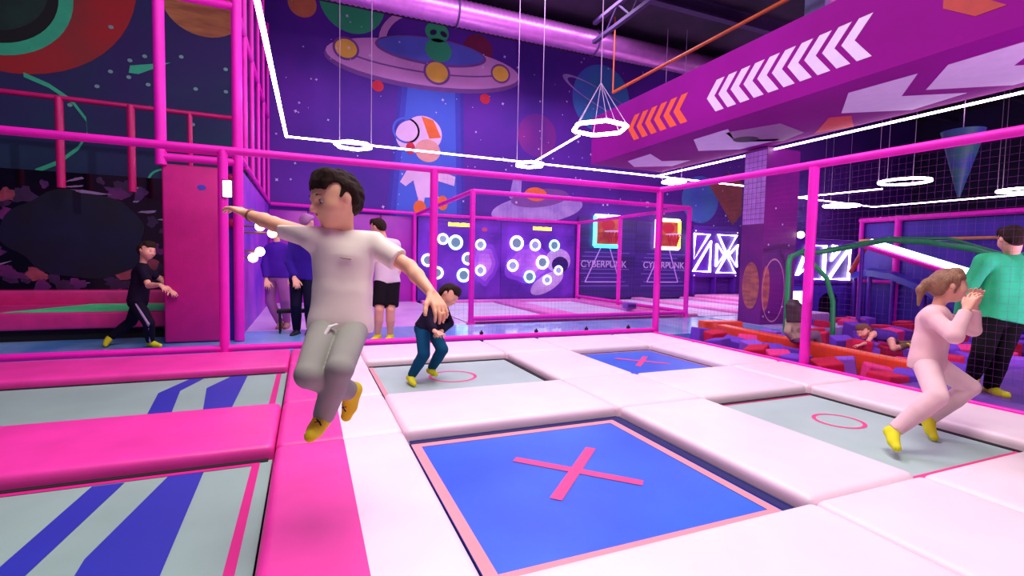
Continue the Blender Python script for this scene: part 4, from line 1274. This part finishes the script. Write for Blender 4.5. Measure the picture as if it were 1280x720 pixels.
MB().rbox(7.02, 7.3, 9.75, 9.95, 0, .14, .015, 2).build('casing', M('sensor_purple', (120, 70, 190), .4), t)
MB().rbox(7.05, 7.27, 9.735, 9.752, .03, .11, .008, 2).build('lens', M('sensor_dark', (60, 30, 120), .2), t)

# ------------------------------------------------------------------ basketball hoops
hw = [M('hoop_wall_navy', (34, 24, 96), .4, col2=(60, 34, 130), var_scale=1.2, stretch=(.25, 1, 5)), M('hoop_lines', (206, 160, 240), .5), M('hoop_streak', (110, 90, 190), .5), M('hoop_text', (196, 170, 226), .5)]


def text(s, size, loc, mat, parent, name='lettering', rot=(PI / 2, 0, 0), sx=1.0):
    cu = bpy.data.curves.new(name, 'FONT')
    cu.body = s
    cu.size = size
    cu.extrude = .004
    cu.align_x = 'CENTER'
    cu.align_y = 'CENTER'
    o = bpy.data.objects.new(name + '_tmp', cu)
    COL.objects.link(o)
    dg = bpy.context.evaluated_depsgraph_get()
    me = bpy.data.meshes.new_from_object(o.evaluated_get(dg))
    bpy.data.objects.remove(o)
    from mathutils import Euler
    me.transform(Matrix.Translation(Vector(loc)) @ Euler(rot).to_matrix().to_4x4() @ Matrix.Diagonal((sx, 1, 1, 1)))
    me.materials.clear()
    me.materials.append(mat)
    return link(name, me, parent)


for lab, x0, x1, hx, cols in (('dark panel with a lit basketball hoop framed in cyan and white', 7.62, 9.75, 8.62, ((90, 255, 220), (240, 255, 255), (230, 255, 255), (60, 230, 220))),
                              ('dark panel with a lit basketball hoop framed in white and yellow', 9.75, 11.95, 10.95, ((255, 200, 255), (255, 255, 150), (255, 255, 60), (255, 235, 240)))):
    t = thing('basketball_board', lab, 'panel', ((x0 + x1) / 2, YB - .05, -.05), 'basketball hoop panels')
    y = YB - .07
    mb = MB().box(x0 + .005, x1 - .005, y, YB - .02, -.05, 2.45, 0)
    for k in range(9):
        z = .35 + .13 * k
        mb.box(hx - .95 + .1 * (k % 3), hx + .9 - .13 * (k % 4), y - .003, y, z, z + .025, 2)
    for (a, b) in (((hx - .18, 1.56), (hx - .72, .48)), ((hx + .14, 1.56), (hx + .55, .48)), ((hx - .72, .48), (hx + .55, .48))):
        mb.tube([(a[0], y - .01, a[1]), (b[0], y - .01, b[1])], .018, 6, 1)
    bo = mb.build('board', hw, t)
    text('CYBERPUNK', .30, (hx - .05, y - .012, 1.03), hw[3], bo)
    q = .455
    z0 = 2.06
    MB().box(hx - q, hx + q, y - .10, y - .04, z0 - q, z0 + q).build('backboard', M('backboard_orange', (214, 110, 50), .5, col2=(170, 60, 60), var_scale=4), t)
    f_ = [((hx - q, z0 - q), (hx - q, z0 + q)), ((hx - q, z0 + q), (hx + q, z0 + q)), ((hx + q, z0 + q), (hx + q, z0 - q)), ((hx + q, z0 - q), (hx - q, z0 - q))]
    for (a, b), c in zip(f_, cols):
        MB().tube([(a[0], y - .08, a[1]), (b[0], y - .08, b[1])], .062, 8).build('led_edge', M('led_%d_%d_%d' % c, c, .4, emit=3.0), t)
    red = M('hoop_red', (196, 24, 44), .45)
    MB().disc((hx, y - .103, z0 + .2), 'y', .25, 0, 24, .17).build('red_badge', red, t)
    MB().tube([(hx + .23 * math.cos(2 * PI * k / 28), y - .36 + .23 * math.sin(2 * PI * k / 28), z0 - .02) for k in range(28)], .022, 8, closed=True).build('hoop', M('hoop_rim', (240, 200, 230), .4), t)
    mb = MB()
    for k in range(12):
        a = 2 * PI * k / 12
        for s_ in (.35, -.35):
            mb.tube([(hx + .22 * math.cos(a), y - .36 + .22 * math.sin(a), z0 - .03), (hx + .12 * math.cos(a + s_), y - .36 + .12 * math.sin(a + s_), z0 - .36)], .012, 5)
    mb.build('hoop_net', red, t)
LP2 = 'pads before the hoop panels'
lanepk = M('vinyl_lane_rose', (246, 150, 216), .4, bump=.1, bump_scale=8, var=.06)
for lab, a in (('long pink pad right of the target cage', (7.66, 8.15, 8.6, 13.1)), ('pink pad between the two hoop lanes', (9.55, 10.0, 8.6, 13.1)), ('pink pad at the right of the hoop lanes', (11.5, 12.0, 8.6, 13.1))):
    put(MB().rbox(a[0], a[1], a[2], a[3], -.4, .0, .05, 3).build('hoop_lane_pad', lanepk), lab, 'pad', LP2)
put(MB().rbox(12.05, 14.6, 8.6, 13.0, -.4, .08, .05, 3).build('hoop_lane_pad', lanepk), 'broad pink pad beside the pillar before the lit letters', 'pad', LP2)
for i, (x0, x1) in enumerate(((8.17, 9.53), (10.02, 11.48))):
    t = thing('lane_trampoline', ['pale lane before the cyan hoop', 'pale lane before the yellow hoop'][i] + ' right of the cage', 'trampoline', ((x0 + x1) / 2, 10.8, -.55), 'hoop lanes')
    MB().box(x0, x1, 8.62, 13.05, -.09, -.07).build('jump_mat', mat_lane, t)
    MB().box(x0, x1, 8.62, 13.05, -.4, -.1).build('spring_bed', black, t)

# ------------------------------------------------------------------ lit letter frames
purp = M('cabinet_purple', (88, 30, 170), .45, var=.1, var_scale=2)
ledw = M('led_letter', (250, 252, 255), .4, emit=5)


def letters(lab, x0, x1, z0, z1, y, strokes, group, foot=None, wave=False):
    t = thing('light_cabinet', lab, 'cabinet', ((x0 + x1) / 2, y, z0 if foot is None else foot), group)
    b = MB().rbox(x0, x1, y, y + .25, z0, z1, .02, 2).build('cabinet_board', purp, t)
    for i, st in enumerate(strokes):
        mb = MB()
        P = [(x0 + p[0] * (x1 - x0), y - .03, z0 + p[1] * (z1 - z0)) for p in st]
        mb.tube(P, .045, 8, closed=True)
        mb.build('lit_stroke', ledw, t)
    if wave:
        mb = MB()
        n = 7
        for k in range(n):
            cx = x0 + (k + .5) * (x1 - x0) / n
            mb.disc((cx, y + .05, z1), 'y', (x1 - x0) / n * .55, 0, 20, .14)
            mb.disc((cx, y + .15, z1), 'y', (x1 - x0) / n * .55, 0, 20, .14)
        mb.build('scalloped_top', purp, t)
    for x in (x0 + .03, x1 - .09, (x0 + x1) / 2) if foot is not None else ():
        MB().box(x, x + .06, y, y + .22, foot, z0).build('leg', purp, t)
    for x in (x0 + .06, x1 - .06):
        for z in (z0 + .06, z1 - .06):
            MB().ball((x, y - .01, z), .022, 0, 10).build('bulb', M('bulb_pink', (255, 170, 240), .4, emit=2), t)
    return t


s_x = [[(.52, .90), (.94, .90), (.73, .50)], [(.52, .10), (.94, .10), (.73, .48)], [(.50, .70), (.50, .24), (.68, .48)], [(.97, .70), (.97, .24), (.78, .48)]]
s_v = [[(-.06, .12), (.36, .12), (.36, .75)], [(-.02, .9), (.32, .9), (-.02, .36)]]
letters('purple light cabinet left of the pillar with glowing triangle strokes', 11.97, 13.95, .66, 2.28, 13.0, [[(max(0, p[0]), p[1]) for p in q] for q in s_v] + s_x, 'light cabinets', foot=.085, wave=True)
letters('purple light cabinet right of the leaning post with glowing slanted strokes', 10.55, 13.0, .66, 1.78, 8.3,
        [[(.55, .12), (.86, .12), (.86, .85)], [(.30, .12), (.48, .12), (.48, .85), (.30, .85)], [(.10, .2), (.24, .85), (.26, .4)], [(.58, .55), (.74, .85), (.60, .85)]], 'light cabinets')
# play house below it with an arched opening
t = thing('play_house', 'purple play house with a dark arched doorway beside the foam pit', 'playhouse', (12.0, 8.4, -.3))
mb = MB()
out = [(10.6, -.5), (10.6, .64), (13.0, .64), (13.0, -.5), (12.42, -.5)]
for k in range(9):
    a = PI * k / 8
    out.append((12.05 + .37 * math.cos(a), .22 + .24 * math.sin(a)))
out += [(11.68, -.5)]
mb.prism([(x, 8.32, z) for x, z in out], (0, .18, 0))
mb.build('front_wall', M('house_violet', (84, 60, 200), .5, var=.1), t)
MB().box(10.6, 13.0, 8.52, 8.56, -.5, .64).build('dark_inside', black, t)
MB().rbox(10.7, 11.3, 8.29, 8.33, .10, .5, .01, 2).build('lit_sign', M('sign_white', (240, 250, 255), .4, emit=2), t)
# side wall of the pit area with its pink rails
struct(MB().box(13.0, 13.15, -1.0, 8.3, -.55, 2.2), 'wall_pit', [M('pit_wall_navy', (40, 20, 150), .5, col2=(66, 30, 170), var_scale=.8, stretch=(1, 3, .4))])
frame('pit_rail', 'pink rail and post frame along the navy wall of the foam pit', [(12.95, 7.37, -.5, 2.28, .07), (12.95, 4.2, -.5, 2.28, .07), (12.95, 8.2, -.5, 2.28, .05)],
      [((12.95, 8.25, 2.28), (12.95, -1, 2.28), .06), ((12.95, 8.25, .76), (12.95, -1, .76), .045)], r=.06, collar=False)
put(MB().tube([(12.9, 8.2, 1.78), (12.9, -1, 1.72)], .035, 8).build('padding_trim', M('trim_ochre', (206, 156, 70), .5)), 'ochre trim line along the navy pit wall', 'trim')
# slide, ramp light and rope by the wall
t = thing('play_slide', 'blue and pink slide hump in front of the navy pit wall', 'slide', (12, 7.5, -.4))
mb = MB()
pts = [(12.85, 8.1, .95), (12.6, 7.6, 1.05), (12.45, 7.0, .98), (12.3, 6.3, .75), (12.1, 5.6, .45)]
for a, b in zip(pts, pts[1:]):
    mb.prism([(a[0] - .35, a[1], a[2]), (a[0], a[1] + .1, a[2] + .05), (b[0], b[1] + .1, b[2] + .05), (b[0] - .35, b[1], b[2])], (0, 0, -.14))
mb.build('chute', M('slide_blue', (46, 44, 160), .3, var=.1), t)
mb = MB()
for p in pts[:4]:
    mb.tube([(p[0] - .2, p[1], -.5), (p[0] - .2, p[1], p[2] - .1)], .05, 10)
mb.build('support', purp, t)
t = thing('light_bar', 'slanting white light bar on a pink beam above the girl\'s head', 'light', (10, 5.5, 1.3))
MB().tube([(10.0, 6.15, 1.60), (10.0, 4.35, .98)], .055, 10).build('light_tube', M('tube_glow', (225, 250, 255), .4, emit=5), t)
MB().tube([(10.0, 6.4, 1.56), (10.0, 4.3, .86)], .05, 10).build('pink_beam', steel_pink, t)
for y, z in ((6.3, 1.5), (4.4, .86)):
    MB().tube([(10.0, y, z), (10.0, y, -.5)], .035, 8).build('strut', purp, t)
put(MB().tube([(11.0, 6.85, 1.58), (11.0, 7.15, .98)], .05, 10).build('hanging_bolster', M('bolster_orange', (206, 84, 60), .5, var=.1)), 'small orange padded bolster hanging aslant before the pit wall', 'bolster')
# green climbing arch
gr = M('green_tube', (24, 150, 80), .4, var=.08)
t = thing('climbing_arch', 'green tube climbing frame arching over the foam pit', 'climbing frame', (8.6, 5.6, -.5))
arcp = [(7.9, 6.2, 1.28), (8.3, 6.25, 1.38), (8.75, 6.3, 1.36), (9.0, 5.95, 1.45), (9.0, 5.3, 1.57), (9.0, 4.7, 1.52), (9.0, 4.1, 1.40), (9.0, 3.6, 1.2)]
MB().tube([(7.84, 6.17, -.5), (7.84, 6.17, .9), (7.84, 6.18, 1.15), (7.9, 6.2, 1.26)] + arcp[1:], .045, 10).build('main_tube', gr, t)
MB().tube([(8.3, 6.28, 1.36), (8.45, 5.9, .9), (8.5, 5.8, .5), (8.5, 5.75, -.5)], .04, 10).build('side_tube', gr, t)
MB().tube([(9.3, 6.6, 1.42), (9.4, 5.5, 1.62), (9.4, 4.6, 1.58), (9.35, 3.6, 1.22)], .03, 8).build('upper_tube', gr, t)
for a, b in (((9.0, 5.3, 1.57), (9.4, 5.5, 1.62)), ((9.0, 4.3, 1.45), (9.38, 4.3, 1.48))):
    MB().tube([a, b], .025, 8).build('rung', gr, t)
MB().tube([(9.0, 3.6, 1.2), (9.0, 3.4, .6), (9.0, 3.35, -.5)], .045, 10).build('main_tube', gr, t)

# ------------------------------------------------------------------ foam pit
struct(MB().box(5.25, 13.0, 2.95, 8.3, -.75, -.5), 'floor_pit', [M('pit_floor', (86, 40, 150), .8, var=.1)])
og = M('vinyl_orange', (236, 70, 20), .4, bump=.1, bump_scale=8, var=.08)
t = thing('balance_beam', 'long orange padded balance beam lying across the foam pit', 'beam', (6.15, 4.7, -.5))
def slab(a, b, w, z0, z1):
    d = Vector((b[0] - a[0], b[1] - a[1], 0)).normalized()
    n = Vector((-d.y, d.x, 0)) * w / 2
    A_, B_ = Vector((a[0], a[1], z0)), Vector((b[0], b[1], z0))
    bm = bmesh.new()
    vs = [bm.verts.new(p + Vector((0, 0, q))) for q in (0, z1 - z0) for p in (A_ - n, B_ - n, B_ + n, A_ + n)]
    for f in ((0, 3, 2, 1), (4, 5, 6, 7), (0, 1, 5, 4), (1, 2, 6, 5), (2, 3, 7, 6), (3, 0, 4, 7)):
        bm.faces.new([vs[i] for i in f])
    bmesh.ops.bevel(bm, geom=bm.edges[:], offset=.025, segments=3, profile=.6, affect='EDGES')
    return bm
MB().bm(slab((6.42, 6.25), (5.98, 2.98), .20, -.2, .10), 0, True).build('beam_pad', og, t)
MB().box(6.05, 6.2, 3.3, 3.5, -.5, -.19).box(6.3, 6.45, 5.7, 5.9, -.5, -.19).build('support', black, t)
t = thing('balance_beam', 'short orange padded beam end at the head of the foam pit', 'beam', (6.8, 6.8, -.5))
MB().bm(slab((6.45, 6.75), (7.15, 6.55), .24, -.15, .10), 0, True).build('beam_pad', og, t)
MB().box(6.7, 6.9, 6.58, 6.74, -.5, -.14).build('support', black, t)

cubes = []
cm = [(M('foam_purple', (112, 60, 206), .9, bump=.2, bump_scale=60, var=.1), 'purple'), (M('foam_red', (206, 16, 70), .9, bump=.2, bump_scale=60, var=.1), 'red'),
      (M('foam_pink', (236, 50, 140), .9, bump=.2, bump_scale=60, var=.1), 'pink'), (M('foam_violet', (150, 86, 226), .9, bump=.2, bump_scale=60, var=.1), 'violet')]
for mt, nm in cm:
    bm = bmesh.new()
    bmesh.ops.create_cube(bm, size=.26)
    bmesh.ops.bevel(bm, geom=bm.edges[:], offset=.018, segments=2, profile=.5, affect='EDGES')
    me = bpy.data.meshes.new('foam_cube')
    bm.to_mesh(me)
    bm.free()
    me.polygons.foreach_set('use_smooth', [False] * len(me.polygons))
    me.materials.append(mt)
    o = bpy.data.objects.new('foam_cube', me)
    cubes.append((o, nm))
rc = random.Random(11)
spots = []
# narrow strip between the pads and the beam
y = 3.08
while y < 6.4:
    xm = 5.98 + (y - 2.98) / 3.27 * .44 - .22
    x = 5.40
    while x < xm:
        spots.append((x + rc.uniform(-.02, .02), y + rc.uniform(-.03, .03), -.365 + rc.uniform(0, .02), 'strip'))
        if rc.random() < .55:
            spots.append((x + rc.uniform(-.04, .04), y + rc.uniform(-.04, .04), -.095 + rc.uniform(0, .02), 'strip'))
        x += .31
    y += .32
# the open pit beyond it
y = 3.1
while y < 7.7:
    x = 6.36 + (y - 2.98) / 3.27 * .44 + .06
    if y > 6.1:
        x = max(x, 7.3)
    if y > 5.9:
        x = max(x, 9.1)
    while x < 11.2:
        if not (x > 9.1 and y > 6.8) and not (7.6 < x < 8.95 and 3.85 < y < 5.0) and min(math.hypot(x - a, y - b) for a, b in ((7.84, 6.17), (8.5, 5.75), (9.0, 3.35), (6.6, 4.65), (6.8, 4.65), (6.65, 4.4), (6.8, 4.4))) > .3:
            if rc.random() < .9:
                spots.append((x + rc.uniform(-.05, .05), y + rc.uniform(-.05, .05), -.365 + rc.uniform(0, .03), 'pit'))
                if rc.random() < .6:
                    spots.append((x + rc.uniform(-.05, .05), y + rc.uniform(-.05, .05), -.085 + rc.uniform(0, .03), 'pit'))
        x += .36
    y += .36
used = set()
for (x, y, z, where) in spots:
    i = rc.choice((0, 0, 1, 2, 3, 1))
    src, nm = cubes[i]
    o = src if i not in used else src.copy()
    used.add(i)
    COL.objects.link(o)
    o.location = (x, y, z)
    o.rotation_euler = (rc.uniform(-.2, .2), rc.uniform(-.2, .2), rc.uniform(0, PI))
    if where == 'strip':
        put(o, '%s foam cube between the white pads and the orange beam' % nm, 'foam cube', '%s foam cubes before the orange beam' % nm)
    else:
        put(o, '%s foam cube in the pit beyond the orange beam' % nm, 'foam cube', '%s foam cubes beyond the orange beam' % nm)
# pale padded rim at the far side of the pit
put(MB().rbox(9.3, 9.75, 7.0, 8.0, -.5, .02, .04, 3).rbox(9.76, 11.4, 7.82, 8.25, -.5, .02, .04, 3).build('padded_kerb', M('vinyl_pale_lilac', (226, 180, 236), .4, bump=.1)),
    'pale lilac padded rim at the far side of the foam pit', 'pad')

# small stool beside the people in the corridor
t = thing('step_stool', 'low black stool beside the person in navy in the corridor', 'stool', (-.2, 7.95, -.05))
MB().rbox(-.42, .12, 7.97, 8.2, .25, .30, .01, 2).build('seat', black, t)
for x in (-.38, .08):
    for y in (8.0, 8.17):
        MB().tube([(x, y, -.05), (x, y, .26)], .015, 8).build('leg', black, t)

t = thing('wall_lamp', 'small bright globe lamp on the right edge of the painted pillar', 'lamp', (8.95, 6.9, 1.7))
MB().ball((9.0, 6.86, 1.72), .07, 0, 16).build('globe', glob, t)
MB().tube([(8.9, 6.95, 1.72), (8.98, 6.88, 1.72)], .03, 8).build('socket', M('brass_dark', (120, 80, 60)), t)

t = thing('hanging_cone', 'blue and green paper cone hanging point down at the upper right above the pit wall', 'decoration', (8.32, 4.0, 2.1))
MB().tube([(8.32, 4.0, 2.1), (8.32, 4.0, 3.0)], [.015, .24], 20).build('cone', M('cone_blue', (30, 60, 130), .6, col2=(30, 110, 70), var_scale=3), t)
MB().tube([(8.32, 4.0, 3.0), (8.32, 4.0, ZC - .01)], .006, 5).build('cord', M('steel_wire', (170, 140, 180)), t)
# ------------------------------------------------------------------ the people
skin1 = M('skin_boy', (250, 192, 154), .55, var=.04, var_scale=14)
skin1.node_tree.nodes['Principled BSDF'].inputs['Subsurface Weight'].default_value = .08
skin2 = M('skin_pale', (234, 172, 146), .55, var=.04, var_scale=14)
hair_dk = M('hair_dark', (44, 30, 24), .85, spec=.2, bump=.5, bump_scale=90, var=.2, var_scale=40, stretch=(1, 1, .25))
hair_br = M('hair_brown', (120, 78, 54), .55, bump=.5, bump_scale=90, var=.25, var_scale=40, stretch=(1, 1, .25))
hair_bl = M('hair_light_brown', (140, 98, 74), .55, bump=.5, bump_scale=90, var=.25, var_scale=40, stretch=(1, 1, .25))
yellow = M('sock_yellow', (240, 222, 20), .8, bump=.3, bump_scale=300, var=.05)
ylime = M('sock_lime', (232, 230, 30), .8, bump=.3, bump_scale=300, var=.05)


def cloth(n, c, v=.05, sheen=0.0):
    return M(n, c, .85, bump=.9, bump_scale=5, bump_detail=1.2, var=v, var_scale=5, sheen=sheen, spec=.15)


def boy_extra(J, s, part, root, hd, hs, f, u, r, spine):
    # white drawstring knot at the waist and a small dark print on the chest
    pe = J['pelvis']
    front = np.cross(spine, nrm(J['hi_l'] - J['hi_r']))
    front = nrm(front)
    if front @ np.array([-.38, -.92, 0]) < 0:
        front = -front
    lft = nrm(J['hi_l'] - J['hi_r'])
    w0 = pe - spine * .040 - lft * .060 + front * .105
    S = SDF(.0035)
    S.cone(w0 + spine * .012 + lft * .01, w0 - spine * .07 - lft * .036 + front * .035, .0075, .0065, .004)
    S.cone(w0 + spine * .012 + lft * .01, w0 + spine * .022 + lft * .035 - front * .004, .006, .006, .004)
    part('drawstring', S, M('cord_white', (240, 236, 236), .8), lab='white drawstring hanging at the waist')
    c0 = J['chest'] + front * .088 - lft * .004 - spine * .012
    S = SDF(.0025)
    S.cone(c0 - lft * .018 - spine * .001, c0 + lft * .018 - spine * .003, .0035, .0045, .003)
    part('chest_print', S, M('print_grey', (186, 160, 158), .8), lab='small grey print on the chest')
    # bracelet on the right wrist
    a, b = J['wr_r'], J['el_r']
    d = nrm(b - a)
    p = a + d * .035
    S = SDF(.003)
    S.cone(p - d * .005, p + d * .005, .0265, .0268, .002, cut_a=True, cut_b=True)
    part('bracelet', S, M('bracelet_brown', (150, 96, 70), .7), lab='thin brown bracelet')


person('person', 'boy in a white T-shirt and grey joggers jumping high in midair', 'boy', .0055, skin1, hair_dk,
       cloth('tee_white', (250, 240, 228), .02), cloth('joggers_grey', (158, 160, 152)), yellow, hem=.055, fine=True, extra=boy_extra, loose=1.0, slim=.86)
person('person', 'girl in a pale pink top and leggings with a ponytail, hands raised before her face', 'girl', .0075, skin2, hair_bl,
       cloth('jersey_pink', (236, 190, 196)), cloth('leggings_pink', (238, 200, 206), .08), ylime, sleeve='long', hair='ponytail', hem=.06)
person('person', 'man in a green top and black trousers bending at the right edge', 'teal', .011, skin2, hair_dk,
       cloth('shirt_green', (50, 184, 128), .12), cloth('trousers_black', (5, 4, 8)), ylime, sleeve='long', hem=.03, neck_h=.05)
person('person', 'dark haired teenager in a white shirt and black shorts behind the jumping boy', 'teen', .013, skin2, hair_dk,
       cloth('shirt_lilac_white', (226, 206, 226)), cloth('shorts_black', (20, 14, 26)), ylime, trousers='short', hem=.04)
person('person', 'small child in dark top and teal trousers bending forward on the grey trampoline', 'kid', .010, skin2, hair_dk,
       cloth('top_navy', (26, 18, 44)), cloth('trousers_teal', (10, 74, 110)), ylime, sleeve='long', hem=.03)

def runner_stripe(J, s, part, root, hd, hs, f, u, r, spine):
    S = SDF(.008)
    off = np.array([.15, -.95, 0.0]) * .068
    S.cone(J['hi_r'] + off, J['kn_r'] + off * .9, .020, .016, .006)
    S.cone(J['kn_r'] + off * .9, J['an_r'] + off * .66, .016, .014, .006)
    part('side_stripe', S, cloth('stripe_grey', (170, 150, 190)), lab='pale grey stripe down the leg')


person('person', 'child in a black T-shirt and striped black trousers running along the walkway', 'runner', .011, skin2, hair_dk,
       cloth('tee_black', (24, 16, 40)), cloth('track_black', (20, 16, 36)), ylime, hem=.03, extra=runner_stripe)
person('person', 'person in a purple top and mauve trousers standing by the corridor wall', 'mauve', .014, skin2, hair_br,
       cloth('top_purple', (70, 24, 150)), cloth('trousers_mauve', (164, 96, 160)), M('shoe_tan', (170, 120, 110), .7), sleeve='long', hem=.03)
person('person', 'person in a navy jacket and black trousers with back turned in the corridor', 'navy', .014, skin2, M('hair_ash', (150, 96, 150), .6, var=.15),
       cloth('jacket_navy', (52, 24, 140)), cloth('jeans_black', (16, 14, 44)), M('shoe_black', (16, 12, 24), .6), sleeve='long', hem=.03)
person('person', 'child with long dark hair sitting on the orange beam behind the pink post', 'sitter', .012, skin2, M('hair_espresso', (52, 30, 40), .55, var=.2),
       cloth('top_khaki', (170, 150, 130)), cloth('leggings_grey', (120, 96, 120)), ylime, sleeve='long', hair='long', hem=.02)
person('person', 'child crawling among the foam cubes beyond the orange beam', 'crawler', .012, skin2, hair_br,
       cloth('top_violet', (74, 46, 140)), cloth('trousers_olive', (120, 100, 70)), ylime, sleeve='long', hem=.02)

# ------------------------------------------------------------------ light
w = bpy.data.worlds.new('world')
scene.world = w
w.use_nodes = True
w.node_tree.nodes['Background'].inputs['Color'].default_value = (.55, .22, .62, 1)
w.node_tree.nodes['Background'].inputs['Strength'].default_value = .28


def area(name, loc, size, energy, col, rot=(0, 0, 0)):
    l = bpy.data.lights.new(name, 'AREA')
    l.shape = 'RECTANGLE'
    l.size, l.size_y = size
    l.energy = energy
    l.color = col
    o = bpy.data.objects.new(name, l)
    o.location = loc
    o.rotation_euler = rot
    COL.objects.link(o)
    return o


area('ceiling_lamp_court', (1.2, 1.0, 6.6), (3.2, 2.4), 405, (1.0, .94, .88))
area('ceiling_lamp_middle', (2.6, 5.2, 6.9), (3.5, 2.0), 300, (1.0, .80, .98))
area('ceiling_lamp_pink', (-1.2, 3.2, 6.5), (1.6, 2.0), 70, (1.0, .35, .8))
area('ceiling_lamp_right', (9.5, 3.0, 6.9), (3.0, 3.0), 200, (.95, .35, 1.0))
area('ceiling_lamp_back', (4.5, 10.0, 7.1), (6.0, 1.2), 330, (.85, .62, 1.0))
area('ceiling_lamp_far', (11.0, 10.5, 3.25), (3.0, 1.2), 120, (1.0, .6, 1.0))

def spot(name, loc, target, energy, col, ang):
    l = bpy.data.lights.new(name, 'SPOT')
    l.energy = energy
    l.color = col
    l.spot_size = math.radians(ang)
    l.spot_blend = .8
    l.shadow_soft_size = .12
    o = bpy.data.objects.new(name, l)
    o.location = loc
    o.rotation_euler = (Vector(target) - Vector(loc)).to_track_quat('-Z', 'Y').to_euler()
    COL.objects.link(o)


# fill spot added out of view to brighten the underside of the beam
spot('beam_fill', (6.6, -.9, .2), (7.1, 5.0, 3.36), 900, (1.0, .6, 1.0), 80)
spot('mural_fill', (-3.5, 2.0, 6.8), (-3.2, 10, 4.0), 360, (.75, .85, 1.0), 60)  # added spot without a fixture, lifts the dark painted wall at left

vs = scene.view_settings
vs.view_transform = 'Standard'
vs.look = 'None'
vs.gamma = 1
vs.exposure = 0.0
vs.use_curve_mapping = False
scene.cycles.use_denoising = True
scene.cycles.max_bounces = 6
